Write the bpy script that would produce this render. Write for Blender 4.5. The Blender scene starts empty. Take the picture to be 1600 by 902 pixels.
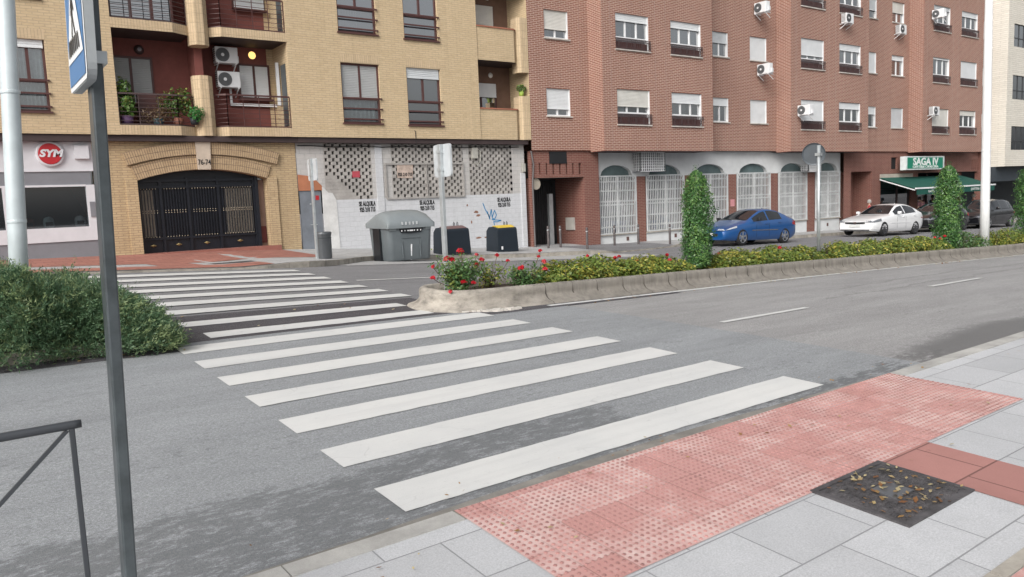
import bpy, math, random
import numpy as np
from mathutils import Vector, Matrix
random.seed(7); RNG = np.random.default_rng(7)
S = bpy.context.scene
COL = S.collection

# ------------------------------------------------------------------ camera, sky, sun, exposure
cam = bpy.data.cameras.new('camera'); camo = bpy.data.objects.new('camera', cam); COL.objects.link(camo)
cam.sensor_width = 36; cam.lens = 1215.8 / 1600 * 36; cam.clip_start = .05; cam.clip_end = 1000
cr, cu, cf = (.80904583, -.58626296, -.04172039), (.10018891, .06761969, .992668), (.57914336, .80729383, -.11344447)
camo.matrix_world = Matrix(((cr[0], cu[0], -cf[0], 0), (cr[1], cu[1], -cf[1], 0), (cr[2], cu[2], -cf[2], 1.7377), (0, 0, 0, 1)))
S.camera = camo
W = bpy.data.worlds.new('World'); S.world = W; W.use_nodes = True
wn = W.node_tree; bg = wn.nodes['Background']
sky = wn.nodes.new('ShaderNodeTexSky'); sky.sky_type = 'NISHITA'; sky.sun_disc = False
sky.sun_elevation = math.radians(36); sky.sun_rotation = math.radians(240); sky.air_density = 1.0; sky.dust_density = 6.0; sky.ozone_density = 1.0
hs = wn.nodes.new('ShaderNodeHueSaturation'); hs.inputs['Saturation'].default_value = .22
wn.links.new(sky.outputs[0], hs.inputs['Color']); wn.links.new(hs.outputs[0], bg.inputs[0]); bg.inputs[1].default_value = .15
sl = bpy.data.lights.new('sun', 'SUN'); sl.energy = 1.0; sl.angle = math.radians(32); sl.color = (1, .965, .92)
so = bpy.data.objects.new('sun', sl); COL.objects.link(so); so.location = (-20, -15, 30)
el, az = math.radians(36), math.radians(240)
so.rotation_euler = Vector((-math.sin(az) * math.cos(el), -math.cos(az) * math.cos(el), -math.sin(el))).to_track_quat('-Z', 'Y').to_euler()
S.view_settings.view_transform = 'Standard'; S.view_settings.look = 'None'; S.view_settings.gamma = 1
S.view_settings.exposure = 0.28
S.render.engine = 'CYCLES'; S.cycles.max_bounces = 6; S.cycles.transparent_max_bounces = 12

# ------------------------------------------------------------------ materials
def newmat(name):
    m = bpy.data.materials.new(name); m.use_nodes = True
    return m, m.node_tree, m.node_tree.nodes['Principled BSDF']
def N(nt, t, **k):
    n = nt.nodes.new(t)
    for a, b in k.items():
        if a in n.inputs: n.inputs[a].default_value = b
        else: setattr(n, a, b)
    return n
def mixc(nt, fac, a, b, mode='MIX'):
    n = nt.nodes.new('ShaderNodeMix'); n.data_type = 'RGBA'; n.blend_type = mode
    for i, v in ((0, fac), (6, a), (7, b)):
        if hasattr(v, 'links'): nt.links.new(v, n.inputs[i])
        elif isinstance(v, (int, float)): n.inputs[i].default_value = v
        else: n.inputs[i].default_value = (*v, 1)
    return n.outputs[2]
def ramp(nt, src, a, b, lo=0., hi=1.):
    n = nt.nodes.new('ShaderNodeMapRange'); n.inputs[1].default_value = a; n.inputs[2].default_value = b
    n.inputs[3].default_value = lo; n.inputs[4].default_value = hi; n.clamp = True; nt.links.new(src, n.inputs[0]); return n.outputs[0]
def math_(nt, op, a, b=0.):
    n = nt.nodes.new('ShaderNodeMath'); n.operation = op
    for i, v in ((0, a), (1, b)):
        if hasattr(v, 'links'): nt.links.new(v, n.inputs[i])
        else: n.inputs[i].default_value = v
    return n.outputs[0]
def coords(nt, scale=(1, 1, 1), which='Object'):
    tc = nt.nodes.new('ShaderNodeTexCoord'); mp = nt.nodes.new('ShaderNodeMapping'); mp.inputs['Scale'].default_value = scale
    nt.links.new(tc.outputs[which], mp.inputs[0]); return mp.outputs[0]
def noise(nt, co, sc, det=4., rough=.6):
    n = nt.nodes.new('ShaderNodeTexNoise'); n.inputs['Scale'].default_value = sc; n.inputs['Detail'].default_value = det; n.inputs['Roughness'].default_value = rough
    nt.links.new(co, n.inputs['Vector']); return n.outputs['Fac']
def bump(nt, bs, h, s, d=.01):
    b = nt.nodes.new('ShaderNodeBump'); b.inputs['Strength'].default_value = s; b.inputs['Distance'].default_value = d
    nt.links.new(h, b.inputs['Height']); nt.links.new(b.outputs[0], bs.inputs['Normal'])
MATS = {}
def mat(name, col, rough=.7, metal=0., var=.12, vs=3., bmp=0., bs=60., coat=0., spec=.5):
    """plain surface with a little wear"""
    if name in MATS: return MATS[name]
    m, nt, b = newmat(name); co = coords(nt)
    f = noise(nt, co, vs, 6, .65)
    dark = tuple(c * (1 - var * 1.6) for c in col); lite = tuple(min(1, c * (1 + var)) for c in col)
    c = mixc(nt, ramp(nt, f, .3, .7), dark, lite)
    nt.links.new(c, b.inputs['Base Color'])
    b.inputs['Roughness'].default_value = rough; b.inputs['Metallic'].default_value = metal; b.inputs['Coat Weight'].default_value = coat
    b.inputs['Specular IOR Level'].default_value = spec
    if bmp: bump(nt, b, noise(nt, co, bs, 3), bmp)
    MATS[name] = m; return m
def brick_mat(name, c1, c2, mortar, bw, bh, ms=.012, stain=.25, off=.5, sv=1.):
    m, nt, b = newmat(name)
    uv = coords(nt, which='UV'); ob = coords(nt)
    t = nt.nodes.new('ShaderNodeTexBrick'); nt.links.new(uv, t.inputs['Vector']); t.offset = off
    for k, v in (('Scale', 1.), ('Brick Width', bw), ('Row Height', bh), ('Mortar Size', ms), ('Mortar Smooth', .15), ('Bias', 0.)): t.inputs[k].default_value = v
    t.inputs['Color1'].default_value = (*c1, 1); t.inputs['Color2'].default_value = (*c2, 1); t.inputs['Mortar'].default_value = (*mortar, 1)
    n1 = noise(nt, coords(nt, (1, 1, .5)), .9 * sv, 6, .7); n2 = noise(nt, coords(nt, (3, 3, 14)), 2.2, 2)
    c = mixc(nt, ramp(nt, n1, .3, .75, 0, stain), t.outputs['Color'], tuple(x * .45 for x in c1))
    c = mixc(nt, ramp(nt, n2, .35, .7, 0, .22), c, tuple(min(1, x * 1.5) for x in c2))
    n3 = noise(nt, coords(nt, (2.6, 2.6, .16)), 1.7, 6, .65); n4 = noise(nt, coords(nt, (1, 1, 1)), .28, 3)
    c = mixc(nt, ramp(nt, n3, .52, .74, 0, stain * 1.1), c, tuple(x * .4 for x in c1)); c = mixc(nt, ramp(nt, n4, .4, .65, 0, stain * .7), c, tuple(x * .6 for x in c1))
    nt.links.new(c, b.inputs['Base Color']); b.inputs['Roughness'].default_value = .85
    bump(nt, b, math_(nt, 'MULTIPLY', t.outputs['Fac'], -1.), .5, .006)
    MATS[name] = m; return m
def glass_mat(name, tint=(.55, .62, .66), opacity=.45, rough=.02):
    m, nt, b = newmat(name)
    out = nt.nodes['Material Output']; tr = N(nt, 'ShaderNodeBsdfTransparent'); tr.inputs[0].default_value = (*tint, 1)
    b.inputs['Base Color'].default_value = (.03, .04, .05, 1); b.inputs['Roughness'].default_value = rough; b.inputs['IOR'].default_value = 6.
    mx = nt.nodes.new('ShaderNodeMixShader'); mx.inputs[0].default_value = opacity
    nt.links.new(tr.outputs[0], mx.inputs[1]); nt.links.new(b.outputs[0], mx.inputs[2]); nt.links.new(mx.outputs[0], out.inputs[0])
    MATS[name] = m; return m
def leaf_mat(name, c1, c2, c3=None, p3=.0, rough=.45):
    m, nt, b = newmat(name)
    a = nt.nodes.new('ShaderNodeAttribute'); a.attribute_name = 'rnd'
    c = mixc(nt, a.outputs['Fac'], c1, c2)
    if c3:
        n = noise(nt, coords(nt), 2.3, 3); 
        f = ramp(nt, math_(nt, 'ADD', math_(nt, 'MULTIPLY', n, .8), math_(nt, 'MULTIPLY', a.outputs['Fac'], .35)), .62 - p3, .72 - p3)
        c = mixc(nt, f, c, c3)
    nt.links.new(c, b.inputs['Base Color']); b.inputs['Roughness'].default_value = rough
    out = nt.nodes['Material Output']; tl = nt.nodes.new('ShaderNodeBsdfTranslucent'); nt.links.new(c, tl.inputs[0])
    mx = nt.nodes.new('ShaderNodeMixShader'); mx.inputs[0].default_value = .3
    nt.links.new(b.outputs[0], mx.inputs[1]); nt.links.new(tl.outputs[0], mx.inputs[2]); nt.links.new(mx.outputs[0], out.inputs[0])
    MATS[name] = m; return m

def asphalt(name, base, warm, streak_y=None, crack=.0):
    m, nt, b = newmat(name); co = coords(nt)
    st = coords(nt, (.35, 1.6, 1)); fine = noise(nt, co, 240, 2, .8); mid = noise(nt, st, 1.4, 8, .72); blot = noise(nt, coords(nt, (1.0, 2.2, 1)), 5.5, 8, .78)
    sp = nt.nodes.new('ShaderNodeTexVoronoi'); sp.inputs['Scale'].default_value = 95; nt.links.new(co, sp.inputs['Vector'])
    c = mixc(nt, ramp(nt, mid, .32, .68), tuple(x * .84 for x in base), tuple(x * 1.06 for x in warm))
    g2 = noise(nt, co, 62, 3, .75); clus = noise(nt, coords(nt, (.6, 1.2, 1)), .9, 4, .6)
    c = mixc(nt, ramp(nt, fine, .36, .64, 0, .55), c, tuple(x * .35 for x in base))
    c = mixc(nt, ramp(nt, g2, .50, .66, 0, .6), c, tuple(x * .45 for x in base))
    c = mixc(nt, ramp(nt, g2, .46, .34, 0, .30), c, tuple(min(1, x * 1.5) for x in warm))
    c = mixc(nt, ramp(nt, sp.outputs['Distance'], .30, .12, 0, .42), c, (.60, .59, .57))
    # scattered damp / worn blots, in clusters
    bl2 = noise(nt, coords(nt, (1.0, 2.6, 1)), 8.5, 8, .78)
    c = mixc(nt, math_(nt, 'MULTIPLY', ramp(nt, math_(nt, 'ADD', bl2, math_(nt, 'MULTIPLY', clus, .35)), (.77 if name == 'asphalt_bluish' else .80), .83, 0, .62), 1.), c, tuple(x * .42 for x in base))
    if streak_y:
        sx = nt.nodes.new('ShaderNodeSeparateXYZ'); nt.links.new(co, sx.inputs[0])
        for (y0, y1, x0, x1, amt, thr) in streak_y:
            wob = math_(nt, 'MULTIPLY', math_(nt, 'SUBTRACT', noise(nt, coords(nt, (.5, .5, 1)), 1.6, 4), .5), .55)
            yy = math_(nt, 'ADD', sx.outputs[1], wob)
            band = math_(nt, 'MULTIPLY', ramp(nt, yy, y0 - .12, y0 + .08), ramp(nt, yy, y1 + .15, y1 - .15))
            band = math_(nt, 'MULTIPLY', band, math_(nt, 'MULTIPLY', ramp(nt, sx.outputs[0], x0 - .7, x0 + .4), ramp(nt, sx.outputs[0], x1 + .7, x1 - .4)))
            pat = ramp(nt, math_(nt, 'ADD', noise(nt, coords(nt, (1, 2.4, 1)), 7, 9, .82), math_(nt, 'MULTIPLY', band, .35)), thr, thr + .09)
            c = mixc(nt, math_(nt, 'MULTIPLY', math_(nt, 'MULTIPLY', band, pat), amt), c, tuple(x * .36 for x in base))
    nt.links.new(c, b.inputs['Base Color']); b.inputs['Roughness'].default_value = .82; b.inputs['Specular IOR Level'].default_value = .35
    bump(nt, b, noise(nt, co, 160, 3, .7), .55, .008)
    MATS[name] = m; return m
def slab_mat(name, base, tw, th, joint, var=.12, gran=.25, tint=None):
    m, nt, b = newmat(name); uv = coords(nt, which='UV'); co = coords(nt)
    t = nt.nodes.new('ShaderNodeTexBrick'); nt.links.new(uv, t.inputs['Vector'])
    for k, v in (('Scale', 1.), ('Brick Width', tw), ('Row Height', th), ('Mortar Size', joint), ('Mortar Smooth', .1), ('Bias', 0.)): t.inputs[k].default_value = v
    t.inputs['Color1'].default_value = (*tuple(x * (1 - var) for x in base), 1); t.inputs['Color2'].default_value = (*tuple(min(1, x * (1 + var)) for x in (tint or base)), 1)
    t.inputs['Mortar'].default_value = (*tuple(x * .48 for x in base), 1)
    g = noise(nt, co, 120, 2, .8); big = noise(nt, co, 2.2, 7, .7); jit = noise(nt, co, 7, 5, .7)
    c = mixc(nt, ramp(nt, jit, .42, .62), base, t.outputs['Color']) if False else t.outputs['Color']
    c = mixc(nt, ramp(nt, g, .35, .65, 0, gran), c, tuple(x * .5 for x in base))
    c = mixc(nt, ramp(nt, big, .4, .75, 0, .34), c, tuple(x * .62 for x in base))
    sv = nt.nodes.new('ShaderNodeTexVoronoi'); sv.inputs['Scale'].default_value = 2.6; nt.links.new(co, sv.inputs['Vector'])
    c = mixc(nt, math_(nt, 'MULTIPLY', ramp(nt, sv.outputs['Distance'], .075, .05, 0, .5), ramp(nt, jit, .45, .55)), c, tuple(x * .4 for x in base))
    ed = noise(nt, coords(nt, (1, 1, 1)), 14, 6, .8); c = mixc(nt, ramp(nt, ed, .60, .72, 0, .3), c, tuple(x * .5 for x in base))
    nt.links.new(c, b.inputs['Base Color']); b.inputs['Roughness'].default_value = .88; b.inputs['Specular IOR Level'].default_value = .3
    bump(nt, b, math_(nt, 'ADD', math_(nt, 'MULTIPLY', t.outputs['Fac'], -1.), math_(nt, 'MULTIPLY', g, .18)), .6, .006)
    MATS[name] = m; return m

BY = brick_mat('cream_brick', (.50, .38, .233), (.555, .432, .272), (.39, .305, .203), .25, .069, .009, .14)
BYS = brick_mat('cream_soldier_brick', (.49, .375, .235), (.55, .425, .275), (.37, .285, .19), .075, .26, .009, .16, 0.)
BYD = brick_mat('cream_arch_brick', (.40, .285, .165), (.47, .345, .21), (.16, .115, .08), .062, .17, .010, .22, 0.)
BR = brick_mat('red_brick', (.195, .074, .05), (.25, .10, .067), (.50, .385, .32), .25, .066, .0125, .15)
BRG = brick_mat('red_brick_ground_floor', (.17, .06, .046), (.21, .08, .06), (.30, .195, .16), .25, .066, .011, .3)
BRS = brick_mat('red_soldier_brick', (.22, .075, .05), (.28, .10, .065), (.36, .24, .19), .066, .25, .010, .25, 0.)
BW = brick_mat('whitewashed_brick', (.55, .56, .58), (.52, .53, .55), (.44, .45, .465), .34, .155, .006, .12)
BG = brick_mat('grey_painted_brick', (.50, .48, .46), (.46, .45, .44), (.36, .35, .34), .34, .155, .007, .2)
BB = brick_mat('beige_brick', (.60, .57, .50), (.66, .63, .56), (.44, .41, .36), .9, .12, .012, .08)
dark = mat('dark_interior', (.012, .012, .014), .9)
brown = mat('brown_frame', (.085, .035, .032), .45)
dbrown = mat('dark_brown_soffit', (.05, .033, .033), .7)
redwall = mat('oxblood_render', (.20, .066, .055), .85, bmp=.2)
brnwall = mat('brown_render', (.17, .10, .07), .85, bmp=.2)
white = mat('white_paint', (.74, .75, .76), .5, var=.05)
wgrey = mat('white_shutter', (.66, .68, .69), .5, var=.04)
wshut2 = mat('cream_shutter', (.60, .59, .55), .55, var=.08, vs=2); wshut3 = mat('pale_grey_shutter', (.52, .545, .56), .5, var=.08, vs=2)
gshut = mat('grey_shutter', (.36, .37, .37), .55, var=.06)
iron = mat('brown_iron', (.07, .045, .045), .5)
glass = glass_mat('window_glass', (.5, .56, .6), .88)
glass_b = glass_mat('window_glass_clear', (.62, .68, .7), .55); glass_c = glass_mat('window_glass_mid', (.56, .62, .66), .72)
glassd = glass_mat('dark_glass', (.35, .4, .42), .55)
curtain = mat('pale_curtain', (.52, .56, .55), .9, var=.15, vs=9)
galv = mat('galvanised_steel', (.48, .51, .52), .42, .55, var=.1, vs=8)
galvd = mat('grey_green_painted_steel', (.065, .077, .083), .33, .15, var=.22, vs=10)
concrete = mat('kerb_concrete', (.34, .315, .275), .9, var=.28, vs=2.5, bmp=.35, bs=70)
concrete_d = mat('pale_concrete', (.50, .47, .43), .9, var=.2, vs=4, bmp=.35, bs=60)
ASP = asphalt('asphalt_old', (.33, .325, .325), (.385, .38, .38), [(3.4, 4.0, 7.4, 60, .8, .62), (3.4, 3.9, 6.8, 8, .7, .76), (7.05, 7.25, 11, 60, .55, .74), (6.4, 6.6, 10, 60, .55, .74)])
ASB = asphalt('asphalt_bluish', (.30, .315, .33), (.35, .365, .38), [(3.3, 4.5, -30, 4.2, .66, .76), (3.4, 3.8, 4, 7.2, .8, .78), (5.2, 5.6, -20, 1.6, .3, .85)])
ASF = asphalt('asphalt_far', (.215, .215, .225), (.265, .265, .275))
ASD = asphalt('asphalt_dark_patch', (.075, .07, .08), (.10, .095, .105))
PAV = slab_mat('grey_slab_paving', (.50, .508, .525), .6, .4, .0045, .11, .5)
PAVF = slab_mat('grey_far_paving', (.42, .42, .42), .6, .4, .01, .1, .2)
REDP = slab_mat('red_far_paving', (.36, .16, .125), .4, .4, .008, .16, .2)
REDS = slab_mat('smooth_red_paving', (.37, .185, .165), .4, .4, .006, .06, .15)
TACT = None
def tact_mat():
    m, nt, b = newmat('tactile_red_tile'); co = coords(nt); uv = coords(nt, which='UV')
    t = nt.nodes.new('ShaderNodeTexBrick'); nt.links.new(uv, t.inputs['Vector']); t.offset = 0.
    for k, v in (('Scale', 1.), ('Brick Width', .2), ('Row Height', .2), ('Mortar Size', .0025), ('Bias', -.15)): t.inputs[k].default_value = v
    t.inputs['Color1'].default_value = (.44, .225, .205, 1); t.inputs['Color2'].default_value = (.48, .27, .25, 1); t.inputs['Mortar'].default_value = (.2, .09, .08, 1)
    sn = nt.nodes.new('ShaderNodeVectorMath'); sn.operation = 'SNAP'; sn.inputs[1].default_value = (.4, .2, .2); nt.links.new(uv, sn.inputs[0])
    tile = nt.nodes.new('ShaderNodeTexWhiteNoise'); tile.noise_dimensions = '2D'; nt.links.new(sn.outputs[0], tile.inputs['Vector'])
    n = noise(nt, co, 3.1, 8, .78); n2 = noise(nt, co, 26, 4, .8); n3 = noise(nt, co, 1.1, 4)
    sel = ramp(nt, math_(nt, 'ADD', n, math_(nt, 'MULTIPLY', math_(nt, 'SUBTRACT', tile.outputs[0], .5), .26)), .47, .70, .05, .9)
    worn = math_(nt, 'MULTIPLY', sel, ramp(nt, n2, .3, .6, .5, 1.))
    c = mixc(nt, worn, t.outputs['Color'], (.62, .49, .465))
    c = mixc(nt, ramp(nt, n3, .55, .75, 0, .35), c, (.27, .12, .10))
    nt.links.new(c, b.inputs['Base Color']); b.inputs['Roughness'].default_value = .85
    bump(nt, b, n2, .25, .004); return m
TACT = tact_mat()
def paint_mat():
    m, nt, b = newmat('road_paint'); co = coords(nt)
    n = noise(nt, coords(nt, (1, 3, 1)), 9, 8, .8); g = noise(nt, co, 130, 2, .8); big = noise(nt, co, 1.7, 5)
    cr_ = nt.nodes.new('ShaderNodeTexVoronoi'); cr_.feature = 'DISTANCE_TO_EDGE'; cr_.inputs['Scale'].default_value = 3.2
    dn = nt.nodes.new('ShaderNodeTexNoise'); dn.inputs['Scale'].default_value = 3; nt.links.new(co, dn.inputs['Vector'])
    nt.links.new(mixc(nt, .25, co, dn.outputs['Color']), cr_.inputs['Vector'])
    c = mixc(nt, ramp(nt, big, .35, .7), (.61, .61, .595), (.55, .555, .55))
    c = mixc(nt, ramp(nt, n, .57, .72, 0, .6), c, (.36, .36, .365)); tw = noise(nt, coords(nt, (.25, 5, 1)), 1.2, 4)
    c = mixc(nt, ramp(nt, tw, .5, .75, 0, .35), c, (.42, .42, .42))
    c = mixc(nt, ramp(nt, g, .55, .72, 0, .4), c, (.42, .45, .45))
    c = mixc(nt, math_(nt, 'MULTIPLY', ramp(nt, cr_.outputs['Distance'], .012, .002, 0, .5), ramp(nt, big, .5, .62)), c, (.4, .4, .4))
    nt.links.new(c, b.inputs['Base Color']); b.inputs['Roughness'].default_value = .7
    bump(nt, b, g, .3, .004); return m
PAINT = paint_mat()

# ------------------------------------------------------------------ mesh helpers
def put(name, me, parent=None, kind=None):
    o = bpy.data.objects.new(name, me); COL.objects.link(o)
    if parent is not None:
        o.parent = parent
        p = parent; v = Vector((0, 0, 0))
        while p is not None: v += p.location; p = p.parent
        if not parent.get('_local'): o.location = -v if parent.type == 'EMPTY' else Vector((0, 0, 0))
    if kind: o['kind'] = kind
    return o
def thing(name, label, cat, loc=(0, 0, 0), group=None, local=False, rz=0):
    o = bpy.data.objects.new(name, None); COL.objects.link(o); o.empty_display_size = .2
    o.location = loc; o['label'] = label; o['category'] = cat
    if rz: o.rotation_euler.z = rz
    if group: o['group'] = group
    if local: o['_local'] = True
    return o
def tag(o, label, cat, group=None, kind=None):
    o['label'] = label; o['category'] = cat
    if group: o['group'] = group
    if kind: o['kind'] = kind
    return o
def lean(root, k, z0):
    for c in root.children_recursive:
        if c.type == 'MESH' and not c.data.get('leant'):
            c.data.transform(Matrix(((1, 0, k, -k * z0), (0, 1, 0, 0), (0, 0, 1, 0), (0, 0, 0, 1)))); c.data['leant'] = 1
class MB:
    def __init__(s): s.v = []; s.f = []; s.m = []; s.uv = {}
    def add(s, vs, fs, mi=0):
        b = len(s.v); s.v += [tuple(x) for x in vs]
        for f in fs: s.f.append(tuple(i + b for i in f)); s.m.append(mi)
        return s
    def quad(s, a, b, c, d, mi=0, uv=None):
        if uv: s.uv[len(s.f)] = uv
        return s.add((a, b, c, d), ((0, 1, 2, 3),), mi)
    def box(s, x0, x1, y0, y1, z0, z1, mi=0):
        v = [(x, y, z) for z in (z0, z1) for y in (y0, y1) for x in (x0, x1)]
        return s.add(v, ((0, 2, 3, 1), (4, 5, 7, 6), (0, 1, 5, 4), (2, 6, 7, 3), (0, 4, 6, 2), (1, 3, 7, 5)), mi)
    def beam(s, p, q, w, h=None, mi=0, up=(0, 0, 1)):
        p, q = Vector(p), Vector(q); h = h or w; d = (q - p).normalized(); u = Vector(up)
        if abs(d.dot(u)) > .95: u = Vector((0, 1, 0))
        a = d.cross(u).normalized() * w / 2; b = a.cross(d).normalized() * h / 2
        v = [p + a * i + b * j for i, j in ((-1, -1), (1, -1), (1, 1), (-1, 1))] + [q + a * i + b * j for i, j in ((-1, -1), (1, -1), (1, 1), (-1, 1))]
        return s.add(v, ((3, 2, 1, 0), (4, 5, 6, 7), (0, 1, 5, 4), (1, 2, 6, 5), (2, 3, 7, 6), (3, 0, 4, 7)), mi)
    def tube(s, pts, r, n=10, mi=0, caps=True):
        pts = [Vector(p) for p in pts]; rr = r if isinstance(r, (list, tuple)) else [r] * len(pts); rings = []
        for i, p in enumerate(pts):
            d = (pts[min(i + 1, len(pts) - 1)] - pts[max(i - 1, 0)]).normalized()
            u = Vector((0, 0, 1)) if abs(d.z) < .9 else Vector((1, 0, 0))
            a = d.cross(u).normalized(); b = a.cross(d).normalized()
            rings.append([p + (a * math.cos(t) + b * math.sin(t)) * rr[i] for t in [2 * math.pi * k / n for k in range(n)]])
        v = [x for ring in rings for x in ring]; f = []
        for i in range(len(pts) - 1):
            for k in range(n): f.append((i * n + k, i * n + (k + 1) % n, (i + 1) * n + (k + 1) % n, (i + 1) * n + k))
        if caps: f.append(tuple(range(n - 1, -1, -1))); f.append(tuple((len(pts) - 1) * n + k for k in range(n)))
        return s.add(v, f, mi)
    def lathe(s, prof, c=(0, 0, 0), n=24, mi=0, axis='z'):
        v = []; f = []; k = len(prof)
        for j in range(n):
            t = 2 * math.pi * j / n
            for (r, z) in prof:
                p = (r * math.cos(t), r * math.sin(t), z)
                if axis == 'y': p = (p[0], p[2], p[1])
                v.append((p[0] + c[0], p[1] + c[1], p[2] + c[2]))
        for j in range(n):
            j2 = (j + 1) % n
            for i in range(k - 1):
                q = (j * k + i, j2 * k + i, j2 * k + i + 1, j * k + i + 1); f.append(q if axis != 'y' else q[::-1])
        return s.add(v, f, mi)
    def prism(s, poly, d, mi=0):
        """poly: list of 3d points (planar), extruded by vector d"""
        n = len(poly); v = [tuple(p) for p in poly] + [tuple(Vector(p) + Vector(d)) for p in poly]
        return s.add(v, [tuple(range(n)), tuple(range(2 * n - 1, n - 1, -1))] + [(i + n, (i + 1) % n + n, (i + 1) % n, i) for i in range(n)], mi)
    def wall(s, x0, x1, z0, z1, Y, holes=(), depth=.2, mi=0, back=1, reveal=None):
        """wall facing -Y with rectangular openings, reveals and a dark back"""
        xs = sorted({x0, x1, *[h[0] for h in holes], *[h[1] for h in holes]}); zs = sorted({z0, z1, *[h[2] for h in holes], *[h[3] for h in holes]})
        for a, b in zip(xs, xs[1:]):
            for c, d in zip(zs, zs[1:]):
                mx, mz = (a + b) / 2, (c + d) / 2
                if any(h[0] < mx < h[1] and h[2] < mz < h[3] for h in holes): continue
                s.quad((a, Y, c), (b, Y, c), (b, Y, d), (a, Y, d), mi)
        r = mi if reveal is None else reveal
        for (a, b, c, d) in holes:
            Z = Y + depth
            s.quad((a, Y, c), (a, Y, d), (a, Z, d), (a, Z, c), r); s.quad((b, Y, d), (b, Y, c), (b, Z, c), (b, Z, d), r)
            s.quad((a, Y, d), (b, Y, d), (b, Z, d), (a, Z, d), r); s.quad((b, Y, c), (a, Y, c), (a, Z, c), (b, Z, c), r)
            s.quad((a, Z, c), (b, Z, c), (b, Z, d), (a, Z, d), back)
        return s
    def build(s, name, mats, parent=None, smooth=False, kind=None, bevel=0.):
        me = bpy.data.meshes.new(name); me.from_pydata(s.v, [], s.f); me.update()
        for m in (mats if isinstance(mats, (list, tuple)) else [mats]): me.materials.append(m)
        npoly = len(me.polygons); me.polygons.foreach_set('material_index', np.array(s.m, np.int32))
        nor = np.zeros(npoly * 3); me.polygons.foreach_get('normal', nor); nor = nor.reshape(-1, 3)
        lt = np.zeros(npoly, np.int32); me.polygons.foreach_get('loop_total', lt)
        vi = np.zeros(len(me.loops), np.int32); me.loops.foreach_get('vertex_index', vi)
        co = np.array(s.v, float)[vi]; ln = np.repeat(nor, lt, 0)
        t = np.stack([-ln[:, 1], ln[:, 0]], 1); h = np.hypot(t[:, 0], t[:, 1]); flat = h < .5; h[h == 0] = 1; t /= h[:, None]
        uv = np.stack([np.where(flat, co[:, 0], co[:, 0] * t[:, 0] + co[:, 1] * t[:, 1]), np.where(flat, co[:, 1], co[:, 2])], 1)
        if s.uv:
            st = np.concatenate([[0], np.cumsum(lt)])
            for fi, u in s.uv.items(): uv[st[fi]:st[fi] + len(u)] = u
        me.uv_layers.new(name='UVMap').data.foreach_set('uv', uv.ravel())
        if smooth: me.polygons.foreach_set('use_smooth', np.ones(npoly, bool))
        o = put(name, me, parent, kind)
        if bevel:
            b = o.modifiers.new('bevel', 'BEVEL'); b.width = bevel; b.segments = 2; b.limit_method = 'ANGLE'
        return o
def npmesh(name, V, F4, mats, parent=None, rnd=None, smooth=False):
    """quad mesh straight from arrays (leaves)"""
    me = bpy.data.meshes.new(name); n = len(F4)
    me.vertices.add(len(V)); me.vertices.foreach_set('co', V.astype(np.float32).ravel())
    me.loops.add(n * 4); me.loops.foreach_set('vertex_index', F4.astype(np.int32).ravel())
    me.polygons.add(n); me.polygons.foreach_set('loop_start', np.arange(0, n * 4, 4, dtype=np.int32))
    me.update(calc_edges=True)
    if rnd is not None:
        me.attributes.new('rnd', 'FLOAT', 'FACE').data.foreach_set('value', rnd.astype(np.float32))
    for m in (mats if isinstance(mats, (list, tuple)) else [mats]): me.materials.append(m)
    return put(name, me, parent)
def leaves(P, Nrm, L, Wd, up=.0):
    """rhombic leaves at P facing Nrm; returns verts, faces, rnd"""
    n = len(P); r = RNG.normal(size=(n, 3)); Nn = Nrm + .55 * r; Nn /= np.linalg.norm(Nn, axis=1)[:, None]
    a = np.cross(Nn, RNG.normal(size=(n, 3))); a[:, 2] += up; a -= Nn * (a * Nn).sum(1)[:, None]; a /= np.linalg.norm(a, axis=1)[:, None] + 1e-9
    b = np.cross(Nn, a); sc = RNG.uniform(.65, 1.25, (n, 1)); l = L * sc; w = Wd * sc
    V = np.stack([P - a * l / 2, P + b * w / 2 + Nn * w * .15, P + a * l / 2, P - b * w / 2 + Nn * w * .15], 1).reshape(-1, 3)
    return V, np.arange(4 * n).reshape(-1, 4), RNG.random(n)
def text(body, size, loc, m, parent, name='lettering', depth=.01, sx=1., rotz=0., align='CENTER', shear=0., rot=None, off=0.):
    cu_ = bpy.data.curves.new('t', 'FONT'); cu_.body = body; cu_.size = size; cu_.extrude = depth; cu_.align_x = align; cu_.align_y = 'CENTER'; cu_.shear = shear; cu_.offset = off
    cu_.space_line = .95; cu_.resolution_u = 3
    t = bpy.data.objects.new('t', cu_); COL.objects.link(t)
    dg = bpy.context.evaluated_depsgraph_get(); me = bpy.data.meshes.new_from_object(t.evaluated_get(dg)); bpy.data.objects.remove(t)
    R = (Matrix.Rotation(rotz, 4, 'Z') @ Matrix.Rotation(math.pi / 2, 4, 'X')) if rot is None else rot
    me.transform(Matrix.Translation(loc) @ R @ Matrix.Diagonal((sx, 1, 1, 1))); me.materials.clear(); me.materials.append(m)
    return put(name, me, parent)

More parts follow.
